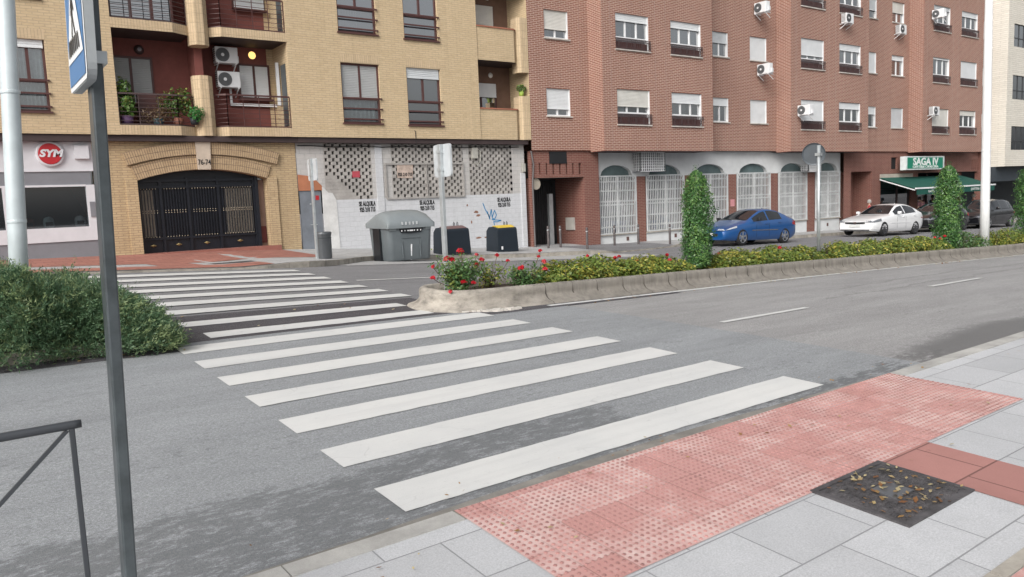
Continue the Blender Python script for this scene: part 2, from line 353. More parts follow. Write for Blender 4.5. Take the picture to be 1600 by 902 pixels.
# ------------------------------------------------------------------ terrain
ROWS = [(-40, [(-60, -1.2), (0, -1.2), (40, -1.), (200, -1.)]),
 (0, [(-60, -.3), (-3, -.231), (0, -.157), (3, -.092), (6, -.036), (10, .026), (20, .113), (40, .15), (200, .2)]),
 (3, [(-60, -.1), (-3, .002), (0, .036), (3, .061), (6, .078), (10, .086), (20, .038), (30, -.08), (60, -.4), (200, -.6)]),
 (6, [(-60, .3), (-3, .208), (0, .201), (3, .186), (6, .162), (10, .117), (14, .062), (20, -.065), (30, -.28), (60, -.65), (200, -1.)]),
 (9, [(-60, .9), (-3, .384), (0, .338), (3, .282), (6, .218), (7, .195), (10, .112), (12.4, .045), (16.5, -.08), (23, -.3), (30, -.47), (40, -.62), (60, -.88), (200, -1.2)]),
 (13, [(-60, 1.4), (0, .603), (3, .463), (6, .315), (9, .157), (12, .01), (16, -.12), (23, -.36), (30, -.5), (40, -.7), (60, -1.), (200, -1.3)]),
 (17, [(-60, 1.6), (0, .80), (3, .64), (5.5, .5), (7.6, .34), (9.3, .25), (10.8, .17), (12.9, .05), (16, -.12), (19, -.25), (23, -.38), (28, -.5), (35.3, -.65), (47, -.92), (60, -1.1), (200, -1.5)]),
 (20, [(-60, 1.6), (0, .75), (5.5, .47), (9.6, .2), (10.8, .1), (13, -.05), (16, -.19), (18.7, -.28), (23, -.39), (25.1, -.43), (27.8, -.5), (35.3, -.65), (47, -.92), (60, -1.1), (200, -1.5)]),
 (24, [(-60, 1.4), (0, .66), (4.2, .55), (7.5, .43), (8.9, .35), (10.3, .28), (17.5, -.19), (21, -.3), (26, -.45), (32.5, -.6), (38.5, -.72), (47, -.85), (60, -1.05), (200, -1.5)]),
 (80, [(-60, 1.4), (0, .66), (200, -1.5)])]
_Y = [r[0] for r in ROWS]
def zg(x, y):
    y = min(max(y, -40), 79.9); i = max(0, min(len(_Y) - 2, int(np.searchsorted(_Y, y, 'right')) - 1))
    a, b = ROWS[i], ROWS[i + 1]; t = (y - a[0]) / (b[0] - a[0])
    za = np.interp(x, [p[0] for p in a[1]], [p[1] for p in a[1]]); zb = np.interp(x, [p[0] for p in b[1]], [p[1] for p in b[1]])
    return float(za * (1 - t) + zb * t)
def span(a, b, st):
    n = max(1, int(math.ceil((b - a) / st))); return [a + (b - a) * i / n for i in range(n + 1)]
def sheet(name, x0, x1, y0, y1, dz, m, parent=None, kind='structure', st=.8, dzf=None, label=None, mb=None):
    """piece of ground surface that follows the terrain; y0/y1 may be functions of x"""
    own = mb is None; mb = mb or MB(); xs = span(x0, x1, st); fy0 = y0 if callable(y0) else (lambda x: y0); fy1 = y1 if callable(y1) else (lambda x: y1)
    ny = max(1, int(math.ceil(max(fy1(x) - fy0(x) for x in xs) / st)))
    v = []
    for x in xs:
        a, b = fy0(x), fy1(x)
        for j in range(ny + 1):
            y = a + (b - a) * j / ny; v.append((x, y, zg(x, y) + (dzf(x, y) if dzf else dz)))
    k = ny + 1
    mb.add(v, [(i * k + j, (i + 1) * k + j, (i + 1) * k + j + 1, i * k + j + 1) for i in range(len(xs) - 1) for j in range(ny)])
    return mb.build(name, m, parent, True, kind) if own else mb
# base ground: one sheet out to the horizon
gx_ = [-300, -60, -40, -25] + span(-15, 64, .8) + [75, 90, 120, 200, 400]; gy_ = [-300, -80, -40, -20, -8] + span(-4, 26, .5) + [30, 40, 80, 300]
gm = MB(); gv = [(x, y, zg(x, y) - .012) for x in gx_ for y in gy_]; k = len(gy_)
gm.add(gv, [(i * k + j, (i + 1) * k + j, (i + 1) * k + j + 1, i * k + j + 1) for i in range(len(gx_) - 1) for j in range(k - 1)])
gm.build('ground', ASF, None, True, 'structure')
sheet('road', 7.08, 90, 3.4, 8.95, 0, ASP)
sheet('crosswalk_asphalt', -20, 7.1, 3.4, 9.25, .004, ASB)
sheet('far_road', -20, 90, 10.2, 17.6, -.004, ASF)
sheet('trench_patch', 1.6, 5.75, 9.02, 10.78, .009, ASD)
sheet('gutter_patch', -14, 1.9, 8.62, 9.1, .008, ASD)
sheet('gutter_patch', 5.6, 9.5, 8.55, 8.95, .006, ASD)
# painted markings
def stripes(name, rows, x0, x1, wd, dz):
    mb = MB()
    for (y, a, b) in rows:
        n = max(14, int((b - a) / .11)); jt = [[random.uniform(-.005, .005) for _ in range(n + 1)] for _ in (0, 1)]
        for i in range(n):
            xa, xb = a + (b - a) * i / n, a + (b - a) * (i + 1) / n
            mb.quad(*[(x, yy, zg(x, yy) + dz) for x, yy in ((xa, y + jt[0][i]), (xb, y + jt[0][i + 1]), (xb, y + wd + jt[1][i + 1]), (xa, y + wd + jt[1][i]))])
    return mb.build(name, PAINT, None, False, 'structure')
stripes('crosswalk_marking', [(3.6466 + .8 * i, 1.847, 5.756) for i in range(7)], 0, 0, .382, .009)
stripes('crosswalk_marking', [(9.13, 2.3, 5.24), (9.97, 2.2, 5.27)], 0, 0, .34, .015)
stripes('crosswalk_marking', [(10.98 + .8 * i, 1.4, 5.9) for i in range(7)], 0, 0, .375, .009)
stripes('lane_line', [(6.07, a, a + 1.75) for a in (7.5, 12.6, 17.6, 22.6, 27.6, 33)], 0, 0, .09, .006)
stripes('edge_line', [(8.68, 6.9, 60)], 0, 0, .11, .006)
stripes('far_lane_line', [(13.65, a, a + 2.) for a in (6.2, 10.2, 14.2)], 0, 0, .1, .006)
stripes('parking_line', [(17.25, 7.6, 18)], 0, 0, .1, .008)
sheet('parking_bay', 7.4, 18.6, lambda x: 17.45, lambda x: np.interp(x, [7.4, 7.8, 9.2, 10.6, 19], [17.7, 18.1, 19.7, 20.3, 20.2]), .004, concrete_d if False else PAVF)
# near pavement
sheet('pavement', -12, 30, -12, 3.34, .022, PAV); sheet('tactile_bed', 2.036, 6.444, 3.33, 3.46, .018, concrete)
def kerb(name, f, x0, x1, wd, h, m, depth=.25, st=.5):
    mb = MB(); xs = span(x0, x1, st)
    for a, b in zip(xs, xs[1:]):
        ya, yb = f(a), f(b); z = [zg(a, ya) + (h(a) if callable(h) else h), zg(b, yb) + (h(b) if callable(h) else h)]
        g = .004
        A, B = (a + g, b - g)
        P = [(A, ya, z[0]), (B, yb, z[1]), (B, yb + wd, z[1]), (A, ya + wd, z[0])]; Q = [(p[0], p[1], p[2] - depth) for p in P]
        mb.add(P + Q, ((0, 1, 2, 3), (4, 5, 1, 0), (5, 6, 2, 1), (6, 7, 3, 2), (7, 4, 0, 3)))
    return mb.build(name, m, None, False, 'structure')
for xa_, xb_ in ((-12, 2.035), (6.445, 30)): kerb('kerb', lambda x: 3.335, xa_, xb_, .13, .03, mat('worn_grey_kerb', (.385, .378, .36), .9, var=.2, vs=3, bmp=.3, bs=70), st=1.)
sheet('gutter', -12, 7.0, 3.468, lambda x: float(np.interp(x, [-12, 1.9, 2.6, 4.2, 5.6, 7], [3.50, 3.50, 3.565, 3.585, 3.53, 3.48])) + .012 * math.sin(x * 9), .012, mat('gutter_concrete', (.235, .222, .20), .9, var=.3, vs=2.5, bmp=.3, bs=70))
# tactile tiles with real domes
def tactile(name, x0, x1, y0, y1, parent=None):
    mb = MB(); xs = span(x0, x1, .4); ys = span(y0, y1, .4)
    for a, b in zip(xs, xs[1:]):
        for c, d in zip(ys, ys[1:]): mb.quad(*[(x, y, zg(x, y) + .027) for x, y in ((a, c), (b, c), (b, d), (a, d))])
    def facet(x, y):
        i = min(len(xs) - 2, int((x - x0) / (xs[1] - xs[0]))); j = min(len(ys) - 2, int((y - y0) / (ys[1] - ys[0]))); u, v_ = (x - xs[i]) / (xs[1] - xs[0]), (y - ys[j]) / (ys[1] - ys[0])
        q = lambda a, b: zg(xs[a], ys[b]); return .027 + q(i, j) * (1 - u) * (1 - v_) + q(i + 1, j) * u * (1 - v_) + q(i, j + 1) * (1 - u) * v_ + q(i + 1, j + 1) * u * v_
    nx, ny = int((x1 - x0) / .04), int((y1 - y0) / .04)
    for i in range(nx):
        for j in range(ny):
            x, y = x0 + .02 + i * .04, y0 + .02 + j * .04; z = facet(x, y); r0, r1 = .0115, .007
            v = [(x + r0 * c, y + r0 * s, z) for c, s in ((1, 0), (.5, .87), (-.5, .87), (-1, 0), (-.5, -.87), (.5, -.87))] + [(x + r1 * c, y + r1 * s, z + .0055) for c, s in ((1, 0), (.5, .87), (-.5, .87), (-1, 0), (-.5, -.87), (.5, -.87))]
            mb.add(v, [(q, (q + 1) % 6, (q + 1) % 6 + 6, q + 6) for q in range(6)] + [(6, 7, 8, 9, 10, 11)], 1)
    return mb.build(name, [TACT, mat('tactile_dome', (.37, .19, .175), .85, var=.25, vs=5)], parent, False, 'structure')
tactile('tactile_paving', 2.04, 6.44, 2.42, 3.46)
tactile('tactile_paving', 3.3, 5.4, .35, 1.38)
sheet('smooth_red_paving', 4.42, 4.98, 1.4, 2.436, .026, REDS)
kerb('paving_border', lambda x: 1.385, 2.6, 7, .07, .03, concrete, .02)

# ------------------------------------------------------------------ far pavement
def kf(x): return float(np.interp(x, [-30, 5.6, 6.6, 7.3, 8.0, 9.2, 10.6, 12.5, 18.6, 21, 23.6, 24.6, 90], [16.62, 16.62, 16.85, 17.35, 18.1, 19.6, 20.25, 20.15, 20.1, 20.6, 21.3, 21.5, 21.5]))
def kh(x): return float(np.interp(x, [-30, 5.2, 6.2, 18.3, 19.2, 23.0, 24., 90], [.035, .035, .13, .13, .03, .03, .13, .13]))
def ph(x, y): return kh(x) * min(1, max(0, (24.2 - y) / 3)) + .13 * (1 - min(1, max(0, (24.2 - y) / 3))) + .004
sheet('far_pavement', -30, 90, lambda x: kf(x) + .1, 24.6, 0, PAVF, dzf=ph, st=.6)
kerb('far_kerb', kf, -14, 62, .12, kh, concrete, st=.5)
sheet('far_red_paving', -14, 5.7, lambda x: kf(x) + .14, 17.9, 0, REDP, dzf=lambda x, y: ph(x, y) + .006)
sheet('far_red_paving', -14, 8.2, 19.4, 23.45, 0, REDP, dzf=lambda x, y: ph(x, y) + .006)
sheet('far_red_paving', 3.6, 4.5, 17.9, 19.4, 0, REDP, dzf=lambda x, y: ph(x, y) + .006)
sheet('driveway', 18.9, 23.4, lambda x: kf(x) + .14, 23.3, 0, ASF, dzf=lambda x, y: ph(x, y) + .006)

# ------------------------------------------------------------------ window builder
def window(par, X0, X1, Z0, Z1, Y, style='white', blind=.4, low=0., panes=2, rail=None, behind=False, inner='curtain', bars=0):
    """frame with pane, roller shutter, sill, lower guard; set into an opening whose face is at Y"""
    fm = white if style == 'white' else brown; f = MB(); t = .06; y0, y1 = Y + .09, Y + .15
    f.box(X0 + .002, X0 + t, y0, y1, Z0 + .002, Z1 - .002); f.box(X1 - t, X1 - .002, y0, y1, Z0 + .002, Z1 - .002)
    f.box(X0 + t, X1 - t, y0, y1, Z1 - t, Z1 - .002); f.box(X0 + t, X1 - t, y0, y1, Z0 + .002, Z0 + t)
    zl = Z0 + low
    if low: f.box(X0 + t, X1 - t, y0 - .01, y1, zl, zl + .07)
    for i in range(1, panes):
        x = X0 + (X1 - X0) * i / panes; f.box(x - .035, x + .035, y0 + .005, y1 - .005, (zl + .07 if low else Z0 + t), Z1 - t)
    w = f.build('window', fm, par)
    g = MB(); g.quad((X0 + t, Y + .125, Z0 + t), (X1 - t, Y + .125, Z0 + t), (X1 - t, Y + .125, Z1 - t), (X0 + t, Y + .125, Z1 - t)); g.build('pane', random.choice((glass, glass, glass_b, glass_c)) if inner else random.choice((glass, glass_c)), w)
    if inner == 'curtain':
        c = MB(); n = 24; hw = (X1 - X0) * random.choice((.3, .55, .9)); xa = X1 - hw if random.random() < .5 else X0; 
        pts = [(xa + hw * i / n, Y + .185 + .018 * math.sin(i * 2.1)) for i in range(n + 1)]
        for (a, ya), (b, yb) in zip(pts, pts[1:]): c.quad((a, ya, Z0 + .03), (b, yb, Z0 + .03), (b, yb, Z1), (a, ya, Z1))
        c.build('curtain', curtain, w)
    if blind > 0:
        Yo = Y; Y = Y + (.05 if style == 'brownshut' or behind else 0.)
        b = MB(); zb = Z1 - (Z1 - zl - .02) * min(blind, 1.); zt = Z1 - .004; n = max(2, int((zt - zb) / .05)); h = (zt - zb) / n
        for i in range(n):
            za = zb + i * h; b.quad((X0 + t * .6, Y + .055, za), (X1 - t * .6, Y + .055, za), (X1 - t * .6, Y + .066, za + h * .86), (X0 + t * .6, Y + .066, za + h * .86))
            b.quad((X0 + t * .6, Y + .066, za + h * .86), (X1 - t * .6, Y + .066, za + h * .86), (X1 - t * .6, Y + .055, za + h), (X0 + t * .6, Y + .055, za + h))
        b.box(X0 + t * .6, X1 - t * .6, Y + .045, Y + .075, zb - .04, zb)
        b.build('shutter' if not behind else 'blind', random.choice((wgrey, wgrey, wshut2, wshut3)) if style != 'brownshut' else gshut, w)
        Y = Yo
        if style == 'white':
            gd = MB(); gd.box(X1 - .05, X1 - .003, Y + .03, Y + .085, Z0 + .02, Z1 - .01); gd.build('shutter_guide', white, w)
    sl_ = MB(); sl_.box(X0 - .04, X1 + .04, Y - .06, Y + .09, Z0 - .045, Z0 + .001); sl_.build('sill', concrete_d if style == 'white' else brown, w)
    if bars:
        r = MB()
        for i in range(bars):
            z = Z0 + .12 + (low - .05) * i / max(1, bars - 1) * .95; r.box(X0, X1 + .03, Y - .05, Y - .005, z - .022, z + .022)
        r.build('guard_rail', brown, w)
    if rail:
        lp = MB(); lp.box(X0 + .02, X1 - .02, Y + .07, Y + .088, Z0 + .01, Z0 + rail - .1); lp.build('lower_panel', brown, w)
        r = MB(); a, b, z0, z1, yy = X0 - .03, X1 + .03, Z0 + .03, Z0 + rail, Y - .05
        for z in (z0, z1, z1 - .09): r.box(a, b, yy - .01, yy + .01, z - .011, z + .011)
        n = int((b - a) / .1)
        for i in range(n + 1):
            x = a + (b - a) * i / n; r.box(x - .006, x + .006, yy - .006, yy + .006, z0, z1)
            if i < n and i % 4 == 1:
                r.beam((x, yy, z0), (x + .1, yy, z1 - .09), .012); r.beam((x + .1, yy, z0), (x, yy, z1 - .09), .012)
            if i < n: r.tube([(x + .05 + .03 * math.cos(q), yy, z1 - .045 + .03 * math.sin(q)) for q in [k * math.pi / 3 for k in range(7)]], .006, 4, caps=False)
        for x in (a + .01, b - .01): r.box(x - .008, x + .008, yy, Y + .001, z1 - .02, z1)
        r.build('guard_rail', iron, w)
    return w

# ------------------------------------------------------------------ yellow apartment building
YF, YB, YG = 23.2, 22.4, 23.5; FH = 2.79
yb = thing('apartment_building', 'cream brick apartment building with balconies above an arched garage gate and whitewashed wall', 'building', (6, 24, .5))
wins = []
for kf_ in range(3):
    d = kf_ * FH
    wins += [(1.65, 2.44, 4.45 + d, 6.23 + d), (10.42, 11.75, 4.36 + d, 6.22 + d), (12.73, 14.03, 4.34 + d, 6.21 + d)]
w = MB(); ZT = 13.2
w.wall(-8, 4.0, 3.9, ZT, YF, [h for h in wins if h[0] < 4]); w.wall(8.75, 15.58, 3.9, ZT, YF, [h for h in wins if h[0] > 4])
# soffit, recess side walls, returns
w.quad((-8, YF, 3.9), (-8, 25, 3.9), (4, 25, 3.9), (4, YF, 3.9), 2); w.quad((8.75, YF, 3.9), (8.75, 25, 3.9), (17.8, 25, 3.9), (17.8, YF + .02, 3.9), 2)
w.quad((4, YF, 3.9), (4, YF, ZT), (4, 24.5, ZT), (4, 24.5, 3.9)); w.quad((8.75, 24.5, 3.9), (8.75, 24.5, ZT), (8.75, YF, ZT), (8.75, YF, 3.9))
w.quad((15.58, YF, 3.9), (15.58, YF, ZT), (15.58, 24.4, ZT), (15.58, 24.4, 3.9)); w.quad((17.8, 24.4, 3.9), (17.8, 24.4, ZT), (17.8, YF, ZT), (17.8, YF, 3.9))
w.quad((-8, 30, ZT), (-8, YF, ZT), (17.8, YF, ZT), (17.8, 30, ZT)); w.quad((-8, 30, 0), (-8, YF, 0), (-8, YF, ZT), (-8, 30, ZT)); w.quad((17.8, 30, 3.9), (-8, 30, 3.9), (-8, 30, ZT), (17.8, 30, ZT))
w.build('facade', [BY, dark, dbrown], yb)
# cornice line between floors
c = MB(); c.box(-8, 3.4, YF + .05, YG + .1, 3.72, 3.897); c.box(3.4, 8.9, YF + .09, YG + .1, 3.74, 3.897); c.box(8.9, 17.7, YF + .06, YG + .1, 3.74, 3.897); c.build('cornice', dbrown, yb)
for kf_ in range(3):
    d = kf_ * FH
    sty = [('brown', .16), ('brownshut', 1.), ('brown', .27)][0:3] if kf_ == 0 else [('brown', 0.), ('brown', 0.), ('brown', 0.)]
    for j, (X0, X1, Z0, Z1) in enumerate([h for h in wins[kf_ * 3:kf_ * 3 + 3]]):
        window(yb, X0, X1, Z0, Z1, YF, sty[j][0], sty[j][1], low=.74, panes=2, bars=3, inner='curtain' if j != 2 or kf_ else '')
    for (X0, X1, Z0, Z1) in wins[kf_ * 3:kf_ * 3 + 3]:
        l = MB(); l.quad((X0 - .02, YF - .004, Z1 + .002), (X1 + .02, YF - .004, Z1 + .002), (X1 + .02, YF - .004, Z1 + .26), (X0 - .02, YF - .004, Z1 + .26)); l.build('lintel', BYS, yb)
# recess with balconies
r = MB()
Zr = [3.9 + FH * i for i in range(4)]
r.quad((4, 24.5, 3.9), (6.3, 24.5, 3.9), (6.3, 24.5, ZT), (4, 24.5, ZT)); r.quad((6.3, 24.5, 3.9), (8.55, 24.5, 3.9), (8.55, 24.5, ZT), (6.3, 24.5, ZT))
r.box(6.2, 6.42, 23.75, 24.498, 3.9, ZT); r.build('recess_wall', redwall, yb)
br = MB(); br.quad((8.55, 24.49, 3.9), (8.749, 24.49, 3.9), (8.749, 24.49, ZT), (8.55, 24.49, ZT)); br.build('brick_corner', BY, yb)
rb_ = MB(); rb_.quad((15.58, 24.4, 3.9), (17.8, 24.4, 3.9), (17.8, 24.4, ZT), (15.58, 24.4, ZT)); rb_.build('recess_wall', brnwall, yb)
def oct_(cx, cy, rx, ry):
    return [(cx + rx * math.cos(t), cy + ry * math.sin(t)) for t in [math.pi / 8 + k * math.pi / 4 for k in range(8)]]
for i, z in enumerate(Zr[:3]):
    bal = MB()   # brick edge band with chamfer beside the pillar, both balconies
    for poly in ([(4.002, YF), (5.55, YF), (6.05, YF + .3), (6.05, 24.49), (4.002, 24.49)], [(6.5, YF + .3), (6.85, YF), (8.748, YF), (8.748, 24.49), (6.5, 24.49)]):
        n = len(poly); 
        for q in range(n):
            a, b = poly[q], poly[(q + 1) % n]; bal.quad((*a, z + .001), (*b, z + .001), (*b, z + .26), (*a, z + .26))
        bal.add([(*p, z + .26) for p in poly], [tuple(range(n))], 1); bal.add([(*p, z + .001) for p in poly], [tuple(range(n - 1, -1, -1))], 1)
    b_o = bal.build('balcony', [BYS, dbrown], yb)
    p = MB(); p0 = z - (.27 if i else -.001); p1 = z + 1.68
    oc = oct_(6.28, YF + .3, .285, .3); n = 8
    p.add([(*q, p0) for q in oc] + [(*q, p1) for q in oc], [(q, (q + 1) % 8, (q + 1) % 8 + 8, q + 8) for q in range(8)] + [tuple(range(8, 16)), tuple(range(7, -1, -1))])
    p.build('pillar', BYS, yb)
    def railing(pts, zr0, zr1, nb, vert=True):
        rr = MB()
        for (a, b) in zip(pts, pts[1:]):
            rr.beam((*a, zr1), (*b, zr1), .05, .045); rr.beam((*a, zr0 + .03), (*b, zr0 + .03), .03, .03)
            for q in range(1, nb): z_ = zr0 + (zr1 - zr0) * q / nb; rr.beam((*a, z_), (*b, z_), .014, .014)
            L = math.hypot(b[0] - a[0], b[1] - a[1]); m_ = max(1, int(L / .42))
            for q in range(m_ + 1): t = q / m_; rr.beam((a[0] + (b[0] - a[0]) * t, a[1] + (b[1] - a[1]) * t, zr0), (a[0] + (b[0] - a[0]) * t, a[1] + (b[1] - a[1]) * t, zr1), .02, .02)
        return rr
    railing([(4.02, YF + .06), (5.52, YF + .06), (6.0, YF + .34)], z + .26, z + 1.1, 7).build('railing', iron, b_o)
    railing([(6.55, YF + .34), (6.87, YF + .06), (8.72, YF + .06), ], z + .26, z + 1.18, 7).build('railing', brown, b_o)
    # doors and windows on the recess back wall
    if i == 0: window(yb, 4.05, 5.22, z + .95, z + 2.3, 24.37, 'brownshut', .96, inner='')
    else:
        window(yb, 4.06, 5.7, z + .3, z + 2.3, 23.55, 'brown', 0., panes=3, low=.0)
        s_ = MB()
        for q in range(9): s_.box(4.12 + .11 * q, 4.2 + .11 * q, 23.71, 23.72, z + .36, z + 2.24)
        s_.build('blind', wgrey, yb)
    window(yb, 7.62, 8.6, z + (1.24 if i == 0 else 1.13), z + 2.3, 24.36, 'brown', 1. if i == 0 else .98, inner='', behind=i == 0)
    if i == 0: 
        q_ = MB(); q_.box(7.32, 8.745, 24.40, 24.46, z + 1.02, z + 1.1); q_.box(7.32, 7.38, 24.40, 24.46, z + 1.1, z + 1.6); q_.box(8.62, 8.7, 23.9, 23.98, z + 1.02, z + 2.3); q_.build('conduit', white, yb)
    sw = MB(); sw.box(8.735, 8.752, 23.45, 23.85, z + .35, z + 2.2); sw.build('side_door', galvd, yb)
    # right-hand balcony: brick parapet and corner pillar
    q = MB(); zz0, zz1 = (z, z + 1.06) if i == 0 else (z - .03, z + 1.1)
    poly = [(15.585, YF + .03), (17.2, YF + .03), (17.36, YF + .16), (17.36, YF + .3), (15.585, YF + .3)]; n = 5
    for k2 in range(n):
        a, b = poly[k2], poly[(k2 + 1) % n]; q.quad((*a, zz0), (*b, zz0), (*b, zz1), (*a, zz1))
    q.add([(*p_, zz1) for p_ in poly], [tuple(range(n))]); q.add([(*p_, zz0 + .001) for p_ in poly], [tuple(range(n - 1, -1, -1))], 1)
    pa = q.build('parapet', [BY, dbrown], yb)
    cp = MB(); cp.add([(a, b - .03, zz1 + .002) for a, b in poly] + [(a, b - .03, zz1 + .05) for a, b in poly], [tuple(range(4, -1, -1)), (5, 6, 7, 8, 9)] + [(k2, (k2 + 1) % 5, (k2 + 1) % 5 + 5, k2 + 5) for k2 in range(5)]); cp.build('coping', mat('terracotta_coping', (.33, .13, .08), .8), pa)
    fl = MB(); fl.box(15.585, 17.795, YF + .31, 24.39, zz0 + .002, zz0 + .14); fl.build('balcony_floor', dbrown, yb)
    q = MB(); z0p, z1p = (z, z + 1.58) if i == 0 else (z - .37, z + 1.57)
    oc = [(17.38, YF + .12), (17.5, YF), (17.795, YF - .02), (17.795, YF + .42), (17.38, YF + .42)]
    q.add([(*p_, z0p) for p_ in oc] + [(*p_, z1p) for p_ in oc], [(k2, (k2 + 1) % 5, (k2 + 1) % 5 + 5, k2 + 5) for k2 in range(5)] + [(5, 6, 7, 8, 9), (4, 3, 2, 1, 0)]); q.build('corner_pillar', BYS, yb)
    window(yb, 15.75, 17.14, z + .9, z + 2.15, 24.27, 'brown', .38 if i == 0 else .97, inner='' if i == 0 else 'curtain')
    lampm = mat('opal_lamp', (.75, .74, .7), .3)
    q = MB(); q.lathe([(0, -.02), (.09, -.02), (.1, 0), (.07, .05), (0, .065)], (16.92, 24.39, z + 2.46), 12, axis='y'); q.build('wall_lamp', lampm, yb, True)
# ground floor of the cream building
gz0, gz1 = -.6, 3.74
g = MB()   # piers either side of gate + spandrel around the arch
def arcz(x, xa, xb, zs, zc):   # segmental arch
    w_ = (xb - xa) / 2; h = zc - zs; R = (w_ * w_ + h * h) / (2 * h); return zc - R + math.sqrt(max(0, R * R - (x - (xa + xb) / 2) ** 2))
g.quad((3.3, YG, gz0), (4.34, YG, gz0), (4.34, YG, gz1), (3.3, YG, gz1)); g.quad((7.94, YG, gz0), (8.88, YG, gz0), (8.88, YG, gz1), (7.94, YG, gz1))
xs = span(4.34, 7.94, .15)
for a, b in zip(xs, xs[1:]):
    za, zb_ = arcz(a, 4.34, 7.94, 2.68, 2.97), arcz(b, 4.34, 7.94, 2.68, 2.97)
    g.quad((a, YG, za), (b, YG, zb_), (b, YG, gz1), (a, YG, gz1)); g.quad((a, YG, za), (a, YG + .5, za), (b, YG + .5, zb_), (b, YG, zb_))
g.quad((4.34, YG, gz0), (4.34, YG, 2.68), (4.34, YG + .5, 2.68), (4.34, YG + .5, gz0)); g.quad((7.94, YG + .5, gz0), (7.94, YG + .5, 2.68), (7.94, YG, 2.68), (7.94, YG, gz0))
g.quad((8.88, YG, gz0), (8.88, YG + .3, gz0), (8.88, YG + .3, gz1), (8.88, YG, gz1))
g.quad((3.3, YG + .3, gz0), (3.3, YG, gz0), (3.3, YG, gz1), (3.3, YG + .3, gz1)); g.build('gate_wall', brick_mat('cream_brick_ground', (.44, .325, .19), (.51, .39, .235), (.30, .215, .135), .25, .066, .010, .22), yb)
def arch_ring(xa, xb, zs, zc, t, y, name):
    mb = MB(); w_ = (xb - xa) / 2; h = zc - zs; R = (w_ * w_ + h * h) / (2 * h); cx, cz = (xa + xb) / 2, zc - R; A = math.asin(w_ / R); n = 40
    for i in range(n):
        t0, t1 = -A + 2 * A * i / n, -A + 2 * A * (i + 1) / n
        P = lambda tt, rr, yy: (cx + rr * math.sin(tt), yy, cz + rr * math.cos(tt))
        mb.quad(P(t0, R, y), P(t1, R, y), P(t1, R + t, y), P(t0, R + t, y), 0, [(t0 * R, 0), (t1 * R, 0), (t1 * R, t), (t0 * R, t)])
        mb.quad(P(t0, R, YG + .01), P(t1, R, YG + .01), P(t1, R, y), P(t0, R, y)); mb.quad(P(t0, R + t, y), P(t1, R + t, y), P(t1, R + t, YG + .01), P(t0, R + t, YG + .01))
    for tt in (-A, A): mb.quad(P(tt, R, y), P(tt, R + t, y), P(tt, R + t, YG + .01), P(tt, R, YG + .01))
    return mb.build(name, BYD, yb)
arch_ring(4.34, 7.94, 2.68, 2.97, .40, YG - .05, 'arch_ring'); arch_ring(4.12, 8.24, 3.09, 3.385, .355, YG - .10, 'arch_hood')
for a_, b_ in ((4.05, 4.34), (7.94, 8.23)): pl = MB(); pl.box(a_, b_, YG - .05, YG + .02, .3, 2.72); pl.build('pilaster', MATS['cream_brick_ground'], yb)
ks = MB(); ks.prism([(5.96, YG - .14, 2.96), (6.3, YG - .14, 2.96), (6.34, YG - .14, 3.735), (5.92, YG - .14, 3.735)], (0, .14, 0)); kso = ks.build('keystone', mat('keystone_stone', (.50, .42, .34), .85), yb)
text('76-74', .21, (6.13, YG - .143, 3.16), mat('black_letters', (.012, .012, .013), .6), kso, depth=.004, sx=.74, off=.003)
navy = mat('dark_navy_steel', (.010, .012, .018), .35); brass = mat('brass', (.36, .27, .12), .4, .7); cream = mat('cream_panel', (.25, .23, .19), .8)
gt = MB(); gt.box(4.345, 7.62, YG + .32, YG + .36, .3, 3.0); gt.box(7.62, 7.72, YG + .2, YG + .36, .3, 2.9)
for x in (4.4, 4.97, 5.7, 6.55, 7.6): gt.box(x - .035, x + .035, YG + .26, YG + .318, .45, 2.75)
for z in (.62, 1.05, 2.5, 2.68): gt.box(4.345, 7.62, YG + .25, YG + .319, z - .035, z + .035)
gate = gt.build('gate', navy, yb)
fan = MB(); fan.box(7.72, 7.94, YG + .38, YG + .4, .3, 2.66); fan.build('entry_panel', mat('entry_stone', (.26, .18, .15), .7), yb)
ml = MB(); ml.box(7.74, 7.92, YG + .34, YG + .378, .75, 1.25); ml.build('mailbox', mat('maroon_paint', (.10, .018, .02), .5), yb)
for a_, b_ in ((4.44, 4.76), (6.74, 7.54)): cpn = MB(); cpn.box(a_, b_, YG + .30, YG + .318, 1.1, 2.42); cpn.build('cream_backing', cream, gate)
bars_ = MB(); studs = MB()
for k2 in range(41):
    x = 4.46 + k2 * .076
    if any(abs(x - q) < .06 for q in (4.97, 5.7, 6.55)): continue
    bars_.box(x - .011, x + .011, YG + .24, YG + .262, 1.05, 2.5)
    for z in (1.1, 1.78, 1.84, 2.45): bars_.lathe([(0, -.016), (.013, -.008), (.014, .012), (0, .02)], (x, YG + .24, z), 8, 1, 'y')
bars_.build('gate_bars', [navy, mat('pale_brass', (.40, .34, .25), .5, .3)], gate)
for x in (4.66, 5.34, 6.12, 7.08):
    dm = MB(); dm.add([(x - .09, YG + .25, .86), (x, YG + .25, .82), (x + .09, YG + .25, .86), (x, YG + .25, .90), (x, YG + .225, .86)], [(0, 1, 4), (1, 2, 4), (2, 3, 4), (3, 0, 4)]); dm.build('gate_diamond', brass, gate)
stp = MB(); stp.box(4.2, 8.2, YG - .12, YG + .6, .3, .66); stp.build('threshold', mat('red_tile_step', (.27, .11, .085), .7), yb)
